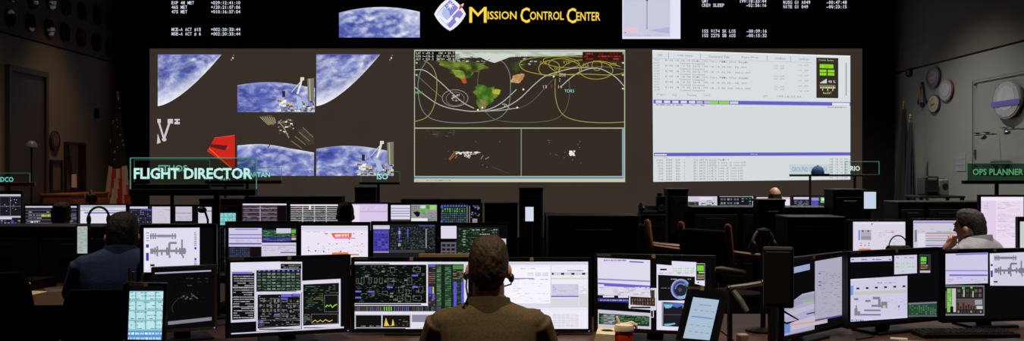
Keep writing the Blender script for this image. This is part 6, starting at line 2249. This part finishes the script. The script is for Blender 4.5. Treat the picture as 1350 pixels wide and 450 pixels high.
# wooden cabinet along the left wall
dA, dB = 14.3, 15.6
wc = obj('wooden_credenza', 'orange-brown wooden credenza against the tan wall', 'cabinet', (XL+0.25, (dA+dB)/2, 0))
hc_ = 1.16
MB().rbox((0.02, 0, hc_/2), (0.42, dB-dA, hc_-0.03), 0.006).build('body', M['credenza'], wc)
MB().rbox((0.02, 0, hc_-0.015), (0.46, dB-dA+0.04, 0.03), 0.006).build('top', M['credenza'], wc)
for k in range(3):
    dd_ = MB().rbox((0.235, -0.43+0.43*k, hc_/2-0.02), (0.02, 0.40, hc_-0.14), 0.005).build('door', M['credenza'], wc)
    MB().tube([(0.25, -0.43+0.43*k+0.15, hc_*0.6), (0.265, -0.43+0.43*k+0.15, hc_*0.6), (0.265, -0.43+0.43*k+0.15, hc_*0.5), (0.25, -0.43+0.43*k+0.15, hc_*0.5)], 0.006, 6).build('handle', M['brass'], dd_)
vc = obj('video_camera', 'small black video camera on a stand in front of the flag', 'camera', (X(120, 12.6), 12.6, 0), 30)
zc_ = Z(262, 12.6)
MB().tube([(0, 0, 0.02), (0, 0, zc_-0.05)], 0.02, 10).build('post', M['black'], vc)
MB().lathe([(0.2, 0), (0.2, 0.015), (0.03, 0.03)], 18).build('foot', M['black'], vc)
MB().rbox((0, 0, zc_), (0.11, 0.20, 0.11), 0.015).build('body', M['black'], vc)
MB().tube([(0, -0.1, zc_), (0, -0.2, zc_)], [0.04, 0.05], 16).build('lens', M['metal'], vc)
MB().tube([(0, -0.07, zc_+0.05), (0, -0.05, zc_+0.1), (0, 0.06, zc_+0.1), (0, 0.08, zc_+0.05)], 0.012, 8).build('handle', M['grey'], vc)
MB().rbox((-0.07, 0.03, zc_+0.02), (0.02, 0.08, 0.06), 0.006).build('flip_screen', M['grey'], vc)
dl = obj('dome_lamp', 'small dome lamp on a thin pole above the ADCO sign', 'lamp', (X(7, 11.0), 11.6, 0))
zt_ = Z(188, 11.0)
MB().tube([(0, 0, 0.02), (0, 0, zt_)], 0.012, 8).build('pole', M['black'], dl)
MB().lathe([(0.16, 0), (0.16, 0.02), (0.02, 0.03)], 18).build('foot', M['black'], dl)
MB().lathe([(0.065, zt_-0.04), (0.06, zt_+0.0), (0.035, zt_+0.03), (0.002, zt_+0.04)], 16).build('shade', M['grey'], dl, True)

# flags
def flag(label, x, y, ztop, zlow, spread, mats, canton, name='flag', foot=0.2):
    t = thing(name, label, 'flag', (x, y, 0))
    MB().tube([(0, 0, 0.02), (0, 0, ztop)], 0.016, 10).build('pole', M['brass'], t)
    MB().lathe([(foot, 0), (foot, 0.03), (0.05, 0.06), (0.03, 0.09)], 18).build('foot', M['black'], t)
    MB().lathe([(0.016, ztop), (0.026, ztop+0.02), (0.010, ztop+0.04), (0.018, ztop+0.06), (0.001, ztop+0.10)], 12).build('finial', M['brass'], t)
    n, rows = 48, 26
    pts, fs, mi = [], [], []
    for j in range(rows+1):
        u = j/rows
        z_ = ztop-0.05-(ztop-0.05-zlow)*u
        rr_ = 0.025+spread*(u**1.0)
        for k in range(n):
            a = 2*math.pi*k/n
            pl = 1+0.30*math.sin(a*7+u*1.5)+0.12*math.sin(a*3+1)
            pts.append((rr_*pl*math.cos(a)*0.9-0.02*u, rr_*pl*math.sin(a)*0.6, z_+0.05*math.sin(a*2+1)*u))
    for j in range(rows):
        for k in range(n):
            a, b = j*n+k, j*n+(k+1) % n
            fs.append((a, a+n, b+n, b))
            if j < rows*canton:
                mi.append(0)
            else:
                mi.append(1 if ((k+j//2)//4) % 2 == 0 else 2)
    me = bpy.data.meshes.new('cloth')
    me.from_pydata(pts, [], fs)
    for m_ in mats:
        me.materials.append(m_)
    me.polygons.foreach_set('material_index', mi)
    me.polygons.foreach_set('use_smooth', [True]*len(fs))
    o = bpy.data.objects.new('cloth', me)
    COL.objects.link(o)
    o.parent = t
    if 0 < canton < 0.9:
        st = MB()
        rr2 = random.Random(3)
        for k in range(16):
            u = rr2.uniform(0.06, canton-0.04)
            a = rr2.uniform(math.pi*1.05, math.pi*1.95)
            z_ = ztop-0.05-(ztop-0.05-zlow)*u
            rr_ = (0.025+spread*u)*1.45
            cx, cy = rr_*math.cos(a)*0.9, rr_*math.sin(a)*0.6
            st.prism([(cx+0.013*(1 if q % 2 == 0 else 0.45)*math.sin(q*math.pi/5), z_+0.013*(1 if q % 2 == 0 else 0.45)*math.cos(q*math.pi/5)) for q in range(10)], cy-0.006, cy-0.002)
        so = st.build('stars', M['flag_white'], t)
        so['kind'] = 'stuff'
    return t
M['flag_red'] = mat('flag_red', (176, 44, 34), 0.8, var=0.15, scale=10)
M['flag_white'] = mat('flag_white', (196, 178, 160), 0.8, var=0.08, scale=10)
M['flag_navy'] = mat('flag_navy', (15, 15, 24), 0.85, var=0.2, scale=10)
M['flag_black'] = mat('flag_dark', (11, 10, 11), 0.9, var=0.2, scale=10)
flag('red and white striped flag with starred dark canton on a pole', X(155, 16.0), 16.0, Z(128, 16.0), 0.62, 0.19, [M['flag_navy'], M['flag_red'], M['flag_white']], 0.52, 'national_flag')
flag('dark furled flag with a brass finial in the grey corner', X(1192, 15.9), 15.9, Z(140, 15.9), 0.7, 0.12, [M['flag_black'], M['flag_black'], M['flag_navy']], 0.999, 'furled_flag', 0.15)
flag('second dark furled flag, slimmer, nearer the wall emblems', X(1207, 15.3)-0.08, 15.3, Z(158, 15.3), 0.7, 0.06, [M['flag_navy'], M['flag_black'], M['flag_navy']], 0.999, 'furled_flag', 0.12)

# ------------------------------------------------------------------ right wall
plaque('round mauve and grey emblem above the shuttle-shaped emblem', 'r', 1232, 102, 14.5, ('emb_blue', 'emb_grey', 'emb_pale'), rim='plaque_rim', name='wall_emblem')
plaque('round pale emblem with a dark red rim beside the shuttle emblem', 'r', 1249, 119, 14.5, ('emb_pale', 'emb_white'), rim='emb_red', name='wall_emblem')
plaque('round white and yellow emblem below the mauve emblem', 'r', 1233, 137, 12, ('emb_white', 'emb_yellow', 'emb_blue'), rim='plaque', name='wall_emblem')
plaque('dark round emblem in the black corner of the grey wall', 'r', 1200, 96, 6, ('plaque', 'emb_grey'), name='wall_emblem')
ds = on_right(1217)
se = obj('shuttle_emblem', 'shuttle-shaped wall emblem among the round emblems', 'plaque', (XR, ds, Z(125, ds)), -90)
k_ = ds/F
MB().prism([(0, 17*k_), (5.25*k_, 8*k_), (7.5*k_, -2*k_), (13.5*k_, -9*k_), (12.75*k_, -12*k_), (4.5*k_, -12*k_), (3*k_, -17*k_), (-3*k_, -17*k_), (-4.5*k_, -12*k_), (-12.75*k_, -12*k_), (-13.5*k_, -9*k_), (-7.5*k_, -2*k_), (-5.25*k_, 8*k_)], -0.03, 0).build('backing', M['emb_blue'], se)
MB().prism([(0, 14*k_), (3.75*k_, 6*k_), (5.25*k_, -10*k_), (-5.25*k_, -10*k_), (-3.75*k_, 6*k_)], -0.036, -0.028).build('emblem', M['emb_yellow'], se)
MB().prism([(0, 16*k_), (1.8*k_, 8*k_), (0, -16*k_), (-1.8*k_, 8*k_)], -0.04, -0.034).build('stripe', M['emb_red'], se)

gd0, gd1 = on_right(1285), 11.6
gz0, gz1 = Z(225, gd0), Z(107, gd0)
gb = obj('glass_board', 'clear glass board with slim frame mounted on the grey wall', 'board', (XR, (gd0+gd1)/2, gz0), -90)
gw, gh = gd0-gd1, gz1-gz0
MB().box((0, -0.03, gh/2), (gw, 0.008, gh)).build('pane', M['glass_board'], gb)
ef = MB()
for cx, cz, sx, sz in ((0, gh, gw, 0.012), (0, 0, gw, 0.012), (-gw/2, gh/2, 0.012, gh), (gw/2, gh/2, 0.012, gh)):
    ef.box((cx, -0.03, cz), (sx, 0.012, sz))
ef.build('frame', M['grey'], gb)
for q in (-1, 1):
    for zz in (0.06, gh-0.06):
        MB().tube([(q*(gw/2-0.06), -0.04, zz), (q*(gw/2-0.06), 0, zz)], 0.012, 8).build('standoff', M['metal'], gb)
em = plaque('large pale round emblem with a violet band on the glass board', 'r', 1333.5, 131, 26, ('emb_pale', 'emb_white'), rim='grey', name='wall_emblem')
em.location.x = XR-0.04
M['violet'] = mat('violet_band', (70, 50, 150), 0.4, var=0.15)
MB().box((0.0, -0.045, -0.05), (0.74, 0.006, 0.07)).build('band', M['violet'], em)

# spacecraft models
def model(label, px, py, L, flip=1):
    d = on_right(px)-0.35
    t = obj('spacecraft_model', label, 'model', (XR-0.22, d, Z(py, d)), -90)
    MB().tube([(-L*0.5, 0, 0), (-L*0.35, 0, 0), (L*0.3, 0, 0), (L*0.5, 0, 0)], [0.008, 0.016, 0.016, 0.006], 12).build('fuselage', M['silver'], t)
    MB().tube([(0, 0, 0), (0, 0.184, 0)], 0.008, 6).build('wall_bracket', M['metal'], t)
    for q in (-1, 1):
        MB().box((q*L*0.25, -0.04, 0.02), (L*0.2, 0.09, 0.008)).build('solar_panel', M['grey'], t)
    MB().ell((flip*L*0.1, -0.02, -0.045), (0.06, 0.04, 0.03), 12, 8).build('module', M['silver'], t, True)
    return t
model('silver spacecraft model with slim truss on grey wall below the glass board emblem', 1301, 177, 0.55)
model('smaller silver spacecraft model nearest the violet-banded emblem', 1336, 170, 0.36, -1)
for i, (py_) in enumerate((206, 214, 222)):
    dn = on_right(1267)
    o = MB().box((0, -0.003, 0), (0.30, 0.004, 0.085)).build('notice_sheet', M['emb_pale'])
    o.location = (XR-0.002, dn, Z(py_, dn))
    o.rotation_euler = (0, 0, R(-90))
    tag(o, ['topmost', 'middle', 'lowest'][i]+' of three pale notice strips on the grey wall', 'paper', 'notice strips on the grey wall')
ws = obj('light_switch', 'small dark switch on grey wall below the glass board edge', 'switch', (XR, on_right(1288)+0.04, Z(203, on_right(1288))), -90)
MB().rbox((0, -0.008, 0), (0.05, 0.016, 0.12), 0.004).build('plate', M['trim'], ws)
MB().rbox((0, -0.02, 0.01), (0.015, 0.014, 0.03), 0.004).build('toggle', M['metal'], ws)

# boxes standing by the right wall
eb_ = obj('storage_stand', 'dark stand holding office machines near the grey wall', 'stand', (X(1232, 13.2), 13.2, 0))
zt2 = Z(258, 13.2)
MB().rbox((0, 0, zt2-0.015), (0.6, 0.5, 0.03), 0.005).build('top', M['black_matte'], eb_)
for q in (-1, 1):
    for r_ in (-1, 1):
        MB().box((q*0.27, r_*0.22, (zt2-0.03)/2), (0.04, 0.04, zt2-0.03)).build('leg', M['black_matte'], eb_)
pr_ = obj('printer', 'black office printer on the dark stand near the grey wall', 'printer', (X(1223, 13.2), 13.2, zt2))
MB().rbox((0, 0, 0.13), (0.18, 0.3, 0.26), 0.02).build('body', M['black'], pr_)
MB().rbox((0, -0.16, 0.06), (0.13, 0.08, 0.015), 0.004).build('paper_tray', M['black_matte'], pr_)
MB().rbox((0, -0.13, 0.22), (0.12, 0.05, 0.03), 0.006).build('control_panel', M['grey'], pr_)
gy = obj('projector', 'grey office projector beside the black printer on the dark stand', 'projector', (X(1241, 13.2), 13.22, zt2))
MB().rbox((0, 0, 0.11), (0.12, 0.26, 0.22), 0.02).build('body', M['grey'], gy)
MB().tube([(0, -0.12, 0.13), (0, -0.15, 0.13)], 0.035, 14).build('lens', M['black'], gy)
MB().rbox((0, 0, 0.225), (0.08, 0.12, 0.012), 0.004).build('top_plate', M['black_matte'], gy)
